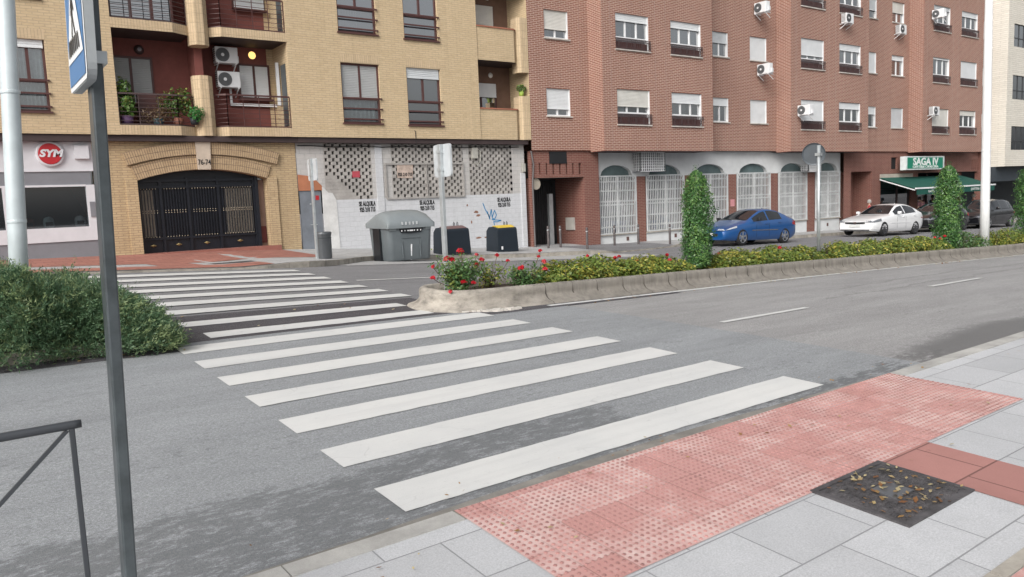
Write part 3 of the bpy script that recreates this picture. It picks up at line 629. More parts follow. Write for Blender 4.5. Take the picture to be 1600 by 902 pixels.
# scooter shop front
sf = MB(); grey_p = mat('grey_fascia', (.20, .205, .225), .5, var=.05); shopw = mat('white_fascia', (.62, .62, .65), .5, var=.04)
sf.box(-8, 3.3, YG - .02, YG + .3, 2.97, 3.72, 0); sf.box(-8, 3.22, YG - .0, YG + .3, 2.6, 2.97, 1); sf.box(-8, 3.3, YG + .0, YG + .3, .2, 1.13, 1)
sf.box(-8, 3.3, YG - .03, YG + .0, 2.955, 2.995, 0); sf.box(3.08, 3.3, YG - .03, YG + .3, 1.13, 2.6, 0); sf.box(-8, 3.08, YG - .03, YG + .3, 1.13, 1.5, 0); sf.box(-8, 3.08, YG - .03, YG + .02, 2.56, 2.61, 0); sf.box(1.2, 1.5, YG - .03, YG + .3, 1.5, 2.56, 0)
sfo = sf.build('shop_front', [shopw, grey_p], yb)
q = MB(); q.quad((1.5, YG + .06, 1.5), (3.08, YG + .06, 1.5), (3.08, YG + .06, 2.56), (1.5, YG + .06, 2.56)); q.quad((-8, YG + .06, 1.5), (1.2, YG + .06, 1.5), (1.2, YG + .06, 2.56), (-8, YG + .06, 2.56)); q.build('display_window', glassd, sfo)
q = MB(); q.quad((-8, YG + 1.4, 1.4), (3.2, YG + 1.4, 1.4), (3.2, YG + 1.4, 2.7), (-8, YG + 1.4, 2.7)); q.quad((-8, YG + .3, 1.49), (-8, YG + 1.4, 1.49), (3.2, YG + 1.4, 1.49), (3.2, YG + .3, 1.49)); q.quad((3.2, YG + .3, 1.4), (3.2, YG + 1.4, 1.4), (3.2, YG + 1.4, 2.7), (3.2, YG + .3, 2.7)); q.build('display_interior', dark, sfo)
q = MB(); q.add([(2.72, YG + .1, 2.55), (3.07, YG + .1, 2.55), (3.07, YG + .1, 1.75)], [(0, 1, 2)]); q.prism([(2.72, YG + .1, 2.55), (3.07, YG + .1, 1.75), (3.07, YG + .1, 2.55)], (0, .03, 0)); q.build('red_drape', mat('red_cloth', (.30, .02, .025), .8), sfo)
lg = MB(); lg.box(3.13, 3.25, YG - .06, YG - .03, 1.75, 2.15); lg.build('entry_phone', grey_p, sfo)
lb = MB(); lb.box(2.88, 3.22, YG - .12, YG - .02, 3.28, 3.62); lb.build('wall_box', shopw, sfo)
for j, (x, cm) in enumerate(((1.72, (.25, .05, .03)), (2.17, (.55, .66, .66)), (2.9, (.6, .62, .62)))):
    h = MB(); h.lathe([(0, .30), (.06, .29), (.11, .25), (.135, .18), (.135, .10), (.12, .03), (.105, 0), (0, 0)], (x, YG + .3, 1.5), 20); 
    ho = h.build('helmet', mat('helmet_shell_%d' % j if j else 'helmet_shell', cm, .25), None, True)
    v_ = MB(); v_.box(x - .085, x + .085, YG + .155, YG + .175, 1.56, 1.66); v_.build('visor', navy, ho)
    tag(ho, ('dark red motorcycle helmet on the shop window ledge', 'pale mint open helmet in the middle of the shop window ledge', 'white helmet at the right end of the shop window ledge')[j], 'helmet', 'helmets in the shop window')
sg = thing('shop_sign', 'round red sign with white SYM letters on white shop fascia', 'sign', (2.33, YG, 3.41))
q = MB(); q.lathe([(0, -.075), (.30, -.075), (.325, -.06), (.325, 0), (0, 0)], (2.33, YG - .02, 3.405), 40, axis='y'); q.build('backplate', mat('pale_sign_rim', (.62, .62, .65), .4), sg)
q = MB(); q.lathe([(0, -.095), (.26, -.095), (.27, -.076), (0, -.076)], (2.33, YG - .02, 3.405), 40, axis='y'); q.build('red_disc', mat('sign_red', (.42, .018, .025), .4, var=.03), sg)
text('SYM', .25, (2.34, YG - .12, 3.41), mat('silver_letters', (.66, .67, .7), .35), sg, depth=.006, sx=1.12, shear=.25, off=.012)

# whitewashed openwork wall
ww = MB(); ww.quad((9.65, YG, -1), (17.66, YG, -1), (17.66, YG, 1.96), (9.65, YG, 1.96)); ww.quad((8.9, YG + .001, 2.28), (9.65, YG + .001, 2.28), (9.65, YG + .001, 3.74), (8.9, YG + .001, 3.74), 1)
for a, b in ((9.65, 9.78), (11.42, 12.14), (14.96, 15.2), (17.08, 17.66)): ww.quad((a, YG, 1.96), (b, YG, 1.96), (b, YG, 3.74), (a, YG, 3.74), 1)
ww.box(11.55, 11.8, YG - .03, YG - .002, .2, 3.7, 0); ww.box(17.45, 17.66, YG - .04, YG - .002, -.6, 2.7, 0)
wwo = ww.build('whitewashed_wall', [BW, BG], yb)
bk = MB(); bk.quad((9.6, YG + .2, 1.9), (17.7, YG + .2, 1.9), (17.7, YG + .2, 3.8), (9.6, YG + .2, 3.8)); bk.build('openwork_backing', dark, wwo)
blockm = mat('painted_block', (.37, .35, .33), .85, var=.2, vs=2.2, bmp=.2)
for (a, b) in ((9.78, 11.42), (12.14, 14.96), (15.2, 17.08)):
    ob = MB(); z = 1.96; row = 0; pit = .25
    while z < 3.73:
        x = a - (pit / 2 if row % 2 else 0)
        while x < b:
            x0, x1 = max(a, x), min(b, x + pit - .085)
            if a == 9.78 and z < 2.65 and x < 9.78 + (2.65 - z) * 1.1: x1 = min(b, x + pit)
            if x1 - x0 > .015: ob.box(x0, x1, YG + .0, YG + .1, z + .004, z + .106)
            x += pit
        ob.box(a, b, YG + .012, YG + .09, z - .004, z + .004)
        z += .11; row += 1
    ob.build('openwork_panel', blockm, wwo)
fr = MB()
for z in (1.94, 3.08): fr.box(11.9, 14.97, YG - .05, YG + .0, z - .03, z + .03)
for x in (11.9, 13.45, 14.94): fr.box(x - (.03 if x != 13.45 else .012), x + (.03 if x != 13.45 else .012), YG - .045, YG, 1.97, 3.05)
fr.build('sign_frame', mat('dull_aluminium', (.40, .38, .36), .6, .3), wwo)
pst = MB(); pst.prism([(12.33, YG - .03, 2.62), (12.9, YG - .03, 2.60), (12.94, YG - .03, 3.04), (12.34, YG - .03, 3.08)], (0, .02, 0)); po = pst.build('poster', mat('faded_poster', (.50, .40, .34), .9, var=.3, vs=4), wwo)
blk = MATS['black_letters']
text('925 210 715', .15, (12.62, YG - .034, 2.72), blk, po, depth=.002, sx=.72, off=.006)
for x, z in ((11.18, 1.70), (13.42, 1.66), (16.66, 1.65)):
    text('SE ALQUILA\n925 210 715', .2, (x, YG - .006, z), blk, wwo, depth=.003, sx=.55, off=.008)
gr = MB(); bl = mat('blue_spray_paint', (.03, .22, .45), .6)
for path in ([(15.72, 1.66), (15.8, 1.45), (15.95, 1.2), (16.0, 1.05)], [(15.9, 1.35), (15.98, 1.1), (16.08, 1.42), (16.1, 1.12), (16.22, 1.38), (16.3, 1.2), (16.2, 1.05), (16.1, 1.1)], [(16.08, 1.05), (16.25, 1.02), (16.5, 1.0), (16.3, .95), (16.16, .97), (16.22, .7), (16.2, .55)]):
    for (a, b) in zip(path, path[1:]): gr.beam((a[0], YG - .004, a[1]), (b[0], YG - .004, b[1]), .032, .004, up=(0, 1, 0))
gr.build('graffiti', bl, wwo)
for x, z, a, b in ((15.42, 1.35, .22, .09), (15.5, 1.22, .2, .1), (15.2, 1.0, .06, .15), (15.45, .42, .3, .07), (15.78, .42, .12, .06), (15.05, 1.6, .08, .1)): 
    sp = MB(); sp.add([(x + a * .5 * math.cos(t) * random.uniform(.6, 1.2), YG - .003, z + b * .5 * math.sin(t) * random.uniform(.6, 1.2)) for t in [k2 * math.pi / 5 for k2 in range(10)]], [tuple(range(10))]); sp.build('bare_patch', mat('exposed_clay', (.25, .13, .09), .9), wwo)
orn = MB(); pts = [(8.9, 2.3)] + [(8.9 + 1.0 * t, 2.3 + 0 * t) for t in (1,)] + [(9.72, 2.42), (9.5, 2.66), (9.2, 2.78), (8.9, 2.82)]
orn.prism([(x, YG - .012, z) for x, z in [(8.9, 2.28), (9.68, 2.28), (9.66, 2.42), (9.42, 2.66), (9.2, 2.74), (8.9, 2.78)]], (0, .01, 0)); orn.build('terracotta_patch', mat('terracotta_render', (.40, .16, .085), .9), wwo)
ce = MB(); ce.prism([(x, YG - .014, z) for x, z in [(9.66, .35), (10.15, .35), (10.12, 1.95), (10.0, 2.18), (9.86, 2.2), (9.7, 2.38), (9.66, 2.38)]], (0, .012, 0)); ce.build('cement_patch', mat('pale_cement', (.62, .62, .61), .9), wwo)
dr = MB(); dr.box(8.93, 9.62, YG + .02, YG + .06, .2, 2.26); do = dr.build('metal_door', mat('grey_steel_door', (.20, .22, .25), .45, .2), yb)
q = MB(); q.box(9.44, 9.55, YG + .012, YG + .019, 1.98, 2.12); q.build('warning_sticker', MATS['sign_red'], do)
q = MB(); q.box(9.22, 9.44, YG + .0, YG + .019, 1.2, 1.23); q.lathe([(0, -.02), (.03, -.02), (.03, .0), (0, .0)], (9.26, YG + .02, 1.86), 10, axis='y'); q.build('handle', galv, do)
q = MB(); q.box(10.72, 10.98, YG - .02, YG - .002, 2.66, 2.86); q.build('red_notice', mat('faded_red_notice', (.40, .06, .08), .7), wwo)
q = MB(); q.box(15.32, 15.55, YG - .1, YG - .0, 3.25, 3.62); q.tube([(15.5, YG - .06, 3.62), (15.68, YG - .06, 3.5), (15.66, YG - .05, 3.15), (15.52, YG - .05, 3.0), (15.4, YG - .05, 3.12)], .022, 6); q.build('junction_box', mat('putty_plastic', (.42, .41, .37), .6), wwo); q = MB(); q.box(17.5, 17.64, YG - .1, YG - .041, 2.75, 3.05); q.build('junction_box', mat('putty_plastic', (.42, .41, .37), .6), wwo)

q = MB(); q.tube([(8.95, YG - .03, 3.66)] + [(9.4 + .8 * i, YG - .035, 3.66 - .035 * (i % 2)) for i in range(11)], .016, 6); q.tube([(12.95, YF - .012, 3.72), (12.95, YF - .012, 4.1), (12.9, YF - .05, 4.16)], .012, 5); q.build('cable', mat('black_cable', (.02, .02, .021), .6), yb)
q = MB(); q.tube([(36.1, YB - .04, 9.9), (35.95, YB - .03, 9.95), (35.9, YB - .03, 11.6), (35.9, YB - .03, 12.8)], .045, 8); q.build('drain_pipe', mat('grey_pipe', (.13, .12, .12), .5), rb) if 'rb' in globals() else None
# ------------------------------------------------------------------ air conditioners, lamps, plants on the balconies
acw = mat('ac_casing', (.68, .69, .70), .45, var=.04); acd = mat('ac_grille', (.11, .115, .12), .6)
def ac_proto():
    t = thing('air_conditioner', 'x', 'air conditioner', (0, 0, 0), 'air conditioner units on the facades', True)
    w_, d_, h_ = .66, .28, .47
    b = MB(); b.box(-w_ / 2, w_ / 2, -d_ / 2, d_ / 2, 0, h_); b.build('casing', acw, t, bevel=.02)
    f = MB(); c = (-.12, -d_ / 2 - .012, h_ / 2)
    f.lathe([(.0, .0), (.05, .0), (.05, .006), (.185, .006), (.2, -.0), (.2, .014), (0, .014)], c, 24, axis='y')
    for r_ in (.08, .115, .15): f.lathe([(r_ - .006, -.006), (r_ + .006, -.006), (r_ + .006, .004), (r_ - .006, .004)], c, 20, axis='y')
    f.build('fan_grille', acd, t)
    hb = MB(); hb.lathe([(0, -.014), (.045, -.012), (.05, 0), (0, 0)], c, 12, axis='y'); hb.build('hub', acw, t)
    k_ = MB()
    for i in range(7): k_.box(-w_ / 2 - .008, -w_ / 2 + .002, -d_ / 2 + .05, d_ / 2 - .03, .07 + i * .06, .095 + i * .06)
    k_.build('side_vent', acd, t)
    p = MB(); p.box(w_ / 2 - .03, w_ / 2 + .05, -.02, d_ / 2 - .03, .05, .24); p.build('valve_cover', acw, t)
    for x in (-.26, .26):
        r = MB(); r.box(x - .018, x + .018, -d_ / 2 - .02, d_ / 2 + .12, -.03, -.001); r.beam((x, -d_ / 2 + .04, -.03), (x, d_ / 2 + .11, -.24), .025); r.build('bracket', white, t)
    return t
def dup(root, loc, rz=0., label=None):
    r = root.copy(); COL.objects.link(r); r.location = loc; r.rotation_euler.z = rz
    if label: r['label'] = label
    for ch in root.children:
        c_ = ch.copy(); COL.objects.link(c_); c_.parent = r
        for gch in ch.children: d_ = gch.copy(); COL.objects.link(d_); d_.parent = c_
    return r
ac0 = ac_proto(); first = True
for (x, y, z, rz, lab) in [
 (7.22, 24.22, 6.12, 0, 'upper white air conditioner of the pair beside the lit balcony lamp'),
 (7.24, 24.22, 5.41, 0, 'lower white air conditioner of the pair above the red balcony rail'),
 (31.0, 22.79, 9.70, -math.pi / 2, 'air conditioner cut by the photo top over the closed small shutters'),
 (31.2, 22.79, 6.98, -math.pi / 2, 'air conditioner between two closed white shutters, one above the other'),
 (36.9, 22.15, 9.66, 0, 'air conditioner at the sill of the top brown guard rail window'),
 (43.5, 22.95, 9.88, 0, 'air conditioner just under the narrow top floor window right of two small shutters'),
 (45.7, 21.99, 10.75, -math.pi / 2, 'air conditioner left of the top floor window near the white lamp post'),
 (33.15, 21.99, 5.10, -math.pi / 2, 'air conditioner left of the closed shutter above the white arches'),
 (45.7, 22.15, 5.47, 0, 'air conditioner left of the lowest shutter near the green cafe sign')]:
    if first: o = ac0; o.location = (x, y, z); o['label'] = lab; first = False
    else: dup(ac0, (x, y, z), rz, lab)
bl_ = thing('balcony_lamp', 'round lit bulkhead lamp glowing warm on the red balcony wall', 'lamp', (8.1, 24.4, 6.5))
q = MB(); q.lathe([(0, -.09), (.06, -.085), (.1, -.06), (.115, -.02), (.115, 0), (0, 0)], (8.1, 24.49, 6.47), 16, axis='y')
em, nt, b = newmat('lamp_glow'); b.inputs['Base Color'].default_value = (.8, .5, .15, 1); b.inputs['Emission Color'].default_value = (1, .62, .2, 1); b.inputs['Emission Strength'].default_value = 1.3
q.build('globe', em, bl_, True); q = MB(); q.lathe([(.115, -.03), (.135, -.025), (.135, 0), (.115, 0)], (8.1, 24.492, 6.47), 16, axis='y'); q.build('rim', iron, bl_)
bl2 = thing('balcony_lamp', 'unlit round dark bulkhead lamp above the grey balcony shutter', 'lamp', (4.85, 24.4, 6.35))
q = MB(); q.lathe([(0, -.09), (.06, -.085), (.1, -.06), (.115, -.02), (.135, 0), (0, 0)], (4.9, 24.49, 6.4), 16, axis='y'); q.build('globe', iron, bl2, True)
q = MB(); q.lathe([(0, -.1), (.04, -.095), (.07, -.07), (.08, -.02), (0, -.02)], (4.9, 24.485, 6.4), 12, axis='y'); q.build('lens', mat('frosted_lens', (.25, .24, .26), .3), bl2)
GRN = leaf_mat('potted_leaf', (.05, .13, .025), (.13, .22, .05), (.28, .30, .07), .0)
GRB = leaf_mat('bright_leaf', (.03, .15, .03), (.07, .26, .06))
DRY = leaf_mat('dry_leaf', (.16, .11, .06), (.26, .18, .10))
def blob(cx, cy, cz, rx, ry, rz, n, L, Wd, up=.4):
    u = RNG.normal(size=(n, 3)); u /= np.linalg.norm(u, axis=1)[:, None]; rad = RNG.uniform(.35, 1.05, (n, 1)) ** .6
    lump = 1 + .22 * np.sin(u[:, :1] * 7 + cx * 9) * np.cos(u[:, 2:] * 6 + cy * 5)
    P = np.array([cx, cy, cz]) + u * rad * lump * np.array([rx, ry, rz]); return leaves(P, u + np.array([0, 0, up]), L, Wd)
def potted(label, x, y, z, ph_, pr_, potc, blobs, lm):
    t = thing('potted_plant', label, 'plant', (x, y, z), 'potted plants on the cream building balconies')
    q = MB(); q.lathe([(0, 0), (pr_ * .75, 0), (pr_, ph_), (pr_ * .88, ph_), (pr_ * .85, ph_ - .03), (0, ph_ - .03)], (x, y, z), 14); q.build('pot', mat('pot_' + potc[0], potc[1], .6), t, True)
    st_ = MB()
    for k2 in range(4): st_.tube([(x, y, z + ph_ - .03), (x + random.uniform(-.06, .06), y + random.uniform(-.05, .05), z + ph_ + .2)], .008, 5)
    st_.build('stem', mat('plant_stem', (.09, .10, .04), .8), t)['kind'] = 'stuff'
    Vs, Fs, Rs = [], [], []; o_ = 0
    for bb in blobs:
        V, F, R_ = blob(*bb); Vs.append(V); Fs.append(F + o_); Rs.append(R_); o_ += len(V)
    npmesh('foliage', np.concatenate(Vs), np.concatenate(Fs), lm, t, np.concatenate(Rs)); return t
zf = 4.16
potted('tall leafy green plant in purple pot at left end of balcony', 4.24, 23.45, zf, .26, .17, ('purple', (.12, .06, .14)), [(4.24, 23.4, 4.78, .23, .2, .36, 420, .11, .08), (4.2, 23.42, 5.15, .2, .16, .28, 240, .1, .07), (4.36, 23.36, 4.55, .14, .1, .15, 90, .1, .07)], GRN)
potted('dried out brown plant in the middle of the balcony rail', 5.02, 23.42, zf, .2, .15, ('teal', (.03, .07, .09)), [(4.95, 23.34, 4.45, .42, .14, .24, 420, .09, .02), (5.2, 23.38, 4.62, .22, .14, .2, 160, .08, .03)], DRY)
potted('bushy mid green plant in terracotta pot beside the brick pillar', 5.55, 23.5, zf, .24, .15, ('terracotta', (.30, .12, .08)), [(5.45, 23.42, 4.8, .25, .16, .38, 460, .08, .05), (5.75, 23.48, 4.85, .22, .16, .4, 380, .08, .05), (5.2, 23.40, 4.8, .22, .12, .28, 220, .07, .03)], GRN)
potted('bright green round plant hanging over the pillar corner', 5.94, 23.28, zf + .05, .2, .13, ('black', (.02, .025, .03)), [(5.97, 23.2, 4.5, .22, .18, .22, 420, .06, .045)], GRB)
potted('small green plant in lime pot on top of brick corner pillar', 17.55, 23.36, 5.48, .2, .1, ('lime', (.32, .45, .08)), [(17.55, 23.36, 5.78, .2, .18, .14, 140, .09, .06)], GRN)
q = MB(); q.box(4.62, 5.1, 23.75, 24.05, zf, zf + .92); tag(q.build('balcony_cupboard', brown, None, bevel=.01), 'brown balcony cupboard behind the dried plant', 'cupboard')

# ------------------------------------------------------------------ red brick apartment building
rb = thing('apartment_building', 'red brick apartment building with white shutters above white arches and cafe', 'building', (35, 24, -.5))
RT = 13.2; PZ, BZ = 3.52, 3.45
P0 = []; B = []
FR = 2.86
def lv(z0, z1): return [(z0 + FR * i, z1 + FR * i) for i in range(3)]
for (a, b) in lv(4.8, 5.82): P0.append((18.6, 19.77, a, b, 'R0'))
for (a, b) in lv(4.8, 5.87): P0 += [(28.04, 29.12, a, b, 'S1'), (30.65, 31.91, a, b, 'S2')]
for (a, b) in lv(4.82, 5.92): P0 += [(40.68, 41.48, a, b, 'S3'), (43.03, 44.33, a, b, 'S4')]
P0 += [(53.05, 54.1, a, b, 'S5') for a, b in lv(4.8, 5.9)]
for (a, b) in lv(4.47, 5.82): B += [(21.45, 23.26, a, b, 'B1a'), (24.51, 26.36, a, b, 'B1b')]
for (a, b) in lv(4.49, 5.89): B += [(33.42, 35.32, a, b, 'B2a'), (36.62, 38.57, a, b, 'B2b'), (45.98, 47.93, a, b, 'B3a'), (49.27, 51.34, a, b, 'B3b')]
w = MB()
for (a, b) in ((17.8, 20.72), (27.05, 32.62), (39.3, 44.9), (52.1, 54.6)): w.wall(a, b, PZ, RT, YF, [h[:4] for h in P0 if a < h[0] < b]); w.quad((a, YF, PZ), (a, 24.5, PZ), (b, 24.5, PZ), (b, YF, PZ), 2)
for (a, b) in ((20.72, 27.05), (32.62, 39.3), (44.9, 52.1)):
    w.wall(a, b, BZ, RT, YB, [h[:4] for h in B if a < h[0] < b]); w.quad((a, YB, BZ), (a, 24.5, BZ), (b, 24.5, BZ), (b, YB, BZ), 2)
    w.quad((a, YF, BZ), (a, YB, BZ), (a, YB, RT), (a, YF, RT)); w.quad((b, YB, BZ), (b, YF, BZ), (b, YF, RT), (b, YB, RT))
w.quad((17.8, YF, RT), (54.6, YF, RT), (54.6, 32, RT), (17.8, 32, RT)); w.quad((54.6, 32, -2), (17.8, 32, -2), (17.8, 32, RT), (54.6, 32, RT)); w.quad((54.6, YF, PZ), (54.6, 32, PZ), (54.6, 32, RT), (54.6, YF, RT))
for (a, b) in ((20.72, 27.05), (32.62, 39.3), (44.9, 52.1)): w.quad((a, YB, RT), (b, YB, RT), (b, YF, RT), (a, YF, RT))
w.build('facade', [BR, dark, dbrown], rb)
ch = MB()   # recessed vertical joints in the bays
pj = mat('pale_joint', (.33, .22, .185), .9)
for x in (20.72 + .45, 23.6, 24.2, 26.75): ch = MB(); ch.box(x - .012, x + .012, YB - .004, YB + .0, BZ + .05, RT); ch.build('movement_joint', pj, rb)
for x in (32.62 + .42, 35.7, 36.3, 39.0, 45.3, 48.3, 48.9, 51.75): ch = MB(); ch.box(x - .02, x + .02, YB - .004, YB + .0, BZ + .05, RT); ch.build('movement_joint', pj, rb)
for x in (20.3, 28.0 - .45): ch = MB(); ch.box(x - .01, x + .01, YF - .004, YF, PZ + .05, RT); ch.build('movement_joint', pj, rb)
sh = {'R0': (.72, .66, .3), 'S1': (.3, .42, .3), 'S2': (1, 1, 1), 'S3': (.35, 1, .6), 'S4': (1, .22, .5), 'S5': (1, .5, 1), 'B1a': (.68, .27, .4), 'B1b': (.42, .27, .5), 'B2a': (1, .78, .6), 'B2b': (.3, .3, .1), 'B3a': (1, .08, .2), 'B3b': (.27, 1, .28)}
cnt = {}
for (a, b, c, d, k_) in P0 + B:
    i = cnt.get(k_, 0); cnt[k_] = i + 1; bay = k_[0] == 'B'; Y = YB if bay else YF
    zl = .42 if bay else .0
    window(rb, a, b, c, d, Y, 'white', sh[k_][i], low=zl, panes=(3 if bay else (1 if b - a < .9 else 2)), rail=.4 if bay else None, inner='curtain' if random.random() < .6 else '')
# ground floor: garage recess with slotted lintel
g = MB(); Yd = 23.3
g.quad((17.8, Yd, -1.2), (17.86, Yd, -1.2), (17.86, Yd, PZ), (17.8, Yd, PZ)); g.quad((20.42, Yd, -1.2), (21.2, Yd, -1.2), (21.2, Yd, PZ), (20.42, Yd, PZ))
g.box(17.86, 20.42, Yd, Yd + .25, 2.5, 2.62); g.box(17.86, 20.42, Yd, Yd + .25, 3.05, PZ)
x = 17.86
for i in range(8): g.box(x + .0, x + .24, Yd + .004, Yd + .25, 2.62, 3.05) if i else g.box(x, x + .01, Yd, Yd + .25, 2.62, 3.05); x = 17.86 + .08 + i * .327 + .02
g.box(20.3, 20.42, Yd + .004, Yd + .25, 2.62, 3.05)
g.quad((20.42, Yd, -1.2), (20.42, Yd, 2.5), (20.42, Yd + 1.9, 2.5), (20.42, Yd + 1.9, -1.2)); g.quad((17.86, Yd + 1.9, -1.2), (17.86, Yd + 1.9, 2.5), (17.86, Yd, 2.5), (17.86, Yd, -1.2))
g.quad((21.2, Yd, -1.2), (21.2, Yd + .4, -1.2), (21.2, Yd + .4, PZ), (21.2, Yd, PZ)); g.build('garage_wall', BRG, rb)
q = MB(); q.quad((17.86, Yd + .4, 2.5), (20.42, Yd + .4, 2.5), (20.42, Yd + .4, 3.1), (17.86, Yd + .4, 3.1)); q.quad((17.86, Yd, 2.499), (17.86, Yd + 1.9, 2.499), (20.42, Yd + 1.9, 2.499), (20.42, Yd, 2.499)); q.build('slot_backing', dark, rb)
q = MB(); q.box(17.87, 20.41, Yd + 1.8, Yd + 1.86, -1, 2.49)
for i in range(22): q.box(17.9 + i * .115, 17.93 + i * .115, Yd + 1.77, Yd + 1.8, -1, 2.4)
q.build('garage_door', mat('charcoal_door', (.028, .030, .033), .6), rb)
q = MB(); q.box(19.42, 19.62, Yd + 1.0, Yd + 1.12, -.6, 1.9); q.build('door_post', galv, rb)
q = MB(); q.box(20.36, 20.415, Yd + .62, Yd + 1.15, .42, .92); q.build('meter_box', mat('grey_beige_box', (.40, .38, .35), .7), rb)
q = MB(); q.box(18.7, 19.54, Yd - .03, Yd - .003, 3.03, 3.48); q.build('dark_panel', mat('black_panel', (.015, .016, .018), .4), rb)
q = MB(); q.tube([(17.82, Yd - .04, PZ - .02), (17.9, Yd - .05, 3.0), (17.83, Yd - .05, 2.3), (17.84, Yd - .05, -.2)], .03, 8); q.build('drain_pipe', mat('grey_pipe', (.13, .12, .12), .5), rb)
dish = thing('convex_mirror', 'round beige backed mirror bracketed in the garage doorway corner', 'mirror', (18.06, Yd, 2.3))
q = MB(); q.lathe([(0, .06), (.12, .05), (.2, .02), (.215, 0), (.2, -.01), (0, -.012)], (18.12, Yd + .12, 2.28), 24, axis='y'); q.build('dish', mat('beige_plastic', (.50, .44, .36), .6), dish); q = MB(); q.tube([(17.87, Yd + .2, 2.28), (18.1, Yd + .15, 2.28)], .02, 6); q.build('bracket', galv, dish)
# white arched shop front
AR = [(21.3, 23.4), (24.05, 26.35), (26.95, 29.3), (30.02, 32.48), (33.2, 35.5), (36.3, 38.45)]
x_prev = 21.2; g = MB(); pil = MB(); wl = MB()
Ya = YG
for i, (a, b) in enumerate(AR):
    cx = (a + b) / 2; hw = (b - a) / 2 - .14; n = 18; za = 2.48; rise = .48
    xs = [cx - hw + 2 * hw * j / n for j in range(n + 1)]; az_ = [za + rise * math.sqrt(max(0, 1 - ((x - cx) / hw) ** 2)) for x in xs]
    g.quad((x_prev, Ya, za), (xs[0], Ya, za), (xs[0], Ya, PZ), (x_prev, Ya, PZ))
    for (xa, z1), (xb, z2) in zip(zip(xs, az_), zip(xs[1:], az_[1:])):
        g.quad((xa, Ya, z1), (xb, Ya, z2), (xb, Ya, PZ), (xa, Ya, PZ)); g.quad((xa, Ya, z1), (xa, Ya + .3, z1), (xb, Ya + .3, z2), (xb, Ya, z2))
    x_prev = xs[-1]
    # low wall, reveals
    zlo = .14 - .012 * i
    wl.box(a - .05, b + .05, Ya + .0, Ya + .3, -1.4, zlo - .0)
    wl.quad((a - .05, Ya + .005, zlo), (a - .05, Ya + .005, 2.5), (a - .05, Ya + .3, 2.5), (a - .05, Ya + .3, zlo))
g.quad((x_prev, Ya, 2.48), (38.55, Ya, 2.48), (38.55, Ya, PZ), (x_prev, Ya, PZ))
whw = mat('whitewash', (.60, .615, .62), .85, var=.08, vs=1.2, bmp=.15, bs=30)
sfw = g.build('arched_wall', whw, rb); wl.build('low_wall', whw, rb)
pz = [23.4] + []
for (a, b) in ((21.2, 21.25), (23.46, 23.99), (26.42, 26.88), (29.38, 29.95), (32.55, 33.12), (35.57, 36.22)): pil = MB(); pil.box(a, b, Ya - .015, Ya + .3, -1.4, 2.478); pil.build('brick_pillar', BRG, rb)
shopglass = MB(); inn = MB()
for (a, b) in AR:
    shopglass.quad((a - .05, Ya + .22, -.1), (b + .05, Ya + .22, -.1), (b + .05, Ya + .22, 3.0), (a - .05, Ya + .22, 3.0)); 
    inn.quad((a - .05, Ya + .9, -.2), (b + .05, Ya + .9, -.2), (b + .05, Ya + .9, 3.0), (a - .05, Ya + .9, 3.0))
shopglass.build('shop_window', glass_mat('green_glass', (.45, .58, .55), .7), rb); inn.build('shop_interior', mat('dim_interior', (.30, .36, .35), .9, var=.5, vs=.8), rb)
for i, (a, b) in enumerate(AR):
    gr_ = MB(); zlo = .16 - .012 * i; z0, z1, y = zlo, 2.53, Ya - .03
    for x in (a - .0, (a + b) / 2, b + .0): gr_.box(x - .03, x + .03, y - .025, y + .02, z0, z1)
    for z in (z0 + .02, z1 - .02): gr_.box(a - .03, b + .03, y - .02, y + .018, z - .025, z + .025)
    nb = 22
    for j in range(1, nb):
        if j == nb // 2: continue
        x = a + (b - a) * j / nb; gr_.box(x - .016, x + .016, y - .01, y + .01, z0, z1)
    for zc_ in (.12, .30, .50, .56, .74, .90):
        zc2 = z0 + (z1 - z0) * zc_; st_ = (b - a) / nb
        for j in range(nb):
            x = a + st_ * j; gr_.beam((x, y - .014, zc2 - .04), (x + st_, y - .014, zc2 + .04), .012, .012); gr_.beam((x, y - .016, zc2 + .04), (x + st_, y - .016, zc2 - .04), .012, .012)
    for sx_, x in ((1, a), (-1, b)): gr_.beam((x, y - .01, z1 - .26), (x + sx_ * .2, y - .01, z1 - .03), .02)
    go = gr_.build('folding_grille', mat('greyed_white_paint', (.56, .575, .58), .55), rb)
    fl_ = MB(); fl_.box(a + .02, b - .02, Ya + .17, Ya + .19, 2.46, 3.02); fl_.build('fanlight_reflection', mat('fanlight_reflection_tone', (.115, .16, .165), .2, var=.15, vs=1.5), rb)  # opaque panel added over the arch glass, its tone replacing a sky reflection
    s_ = MB(); s_.box(a - .08, b + .08, Ya - .07, Ya + .02, zlo - .05, zlo - .002); s_.build('sill', concrete, go)
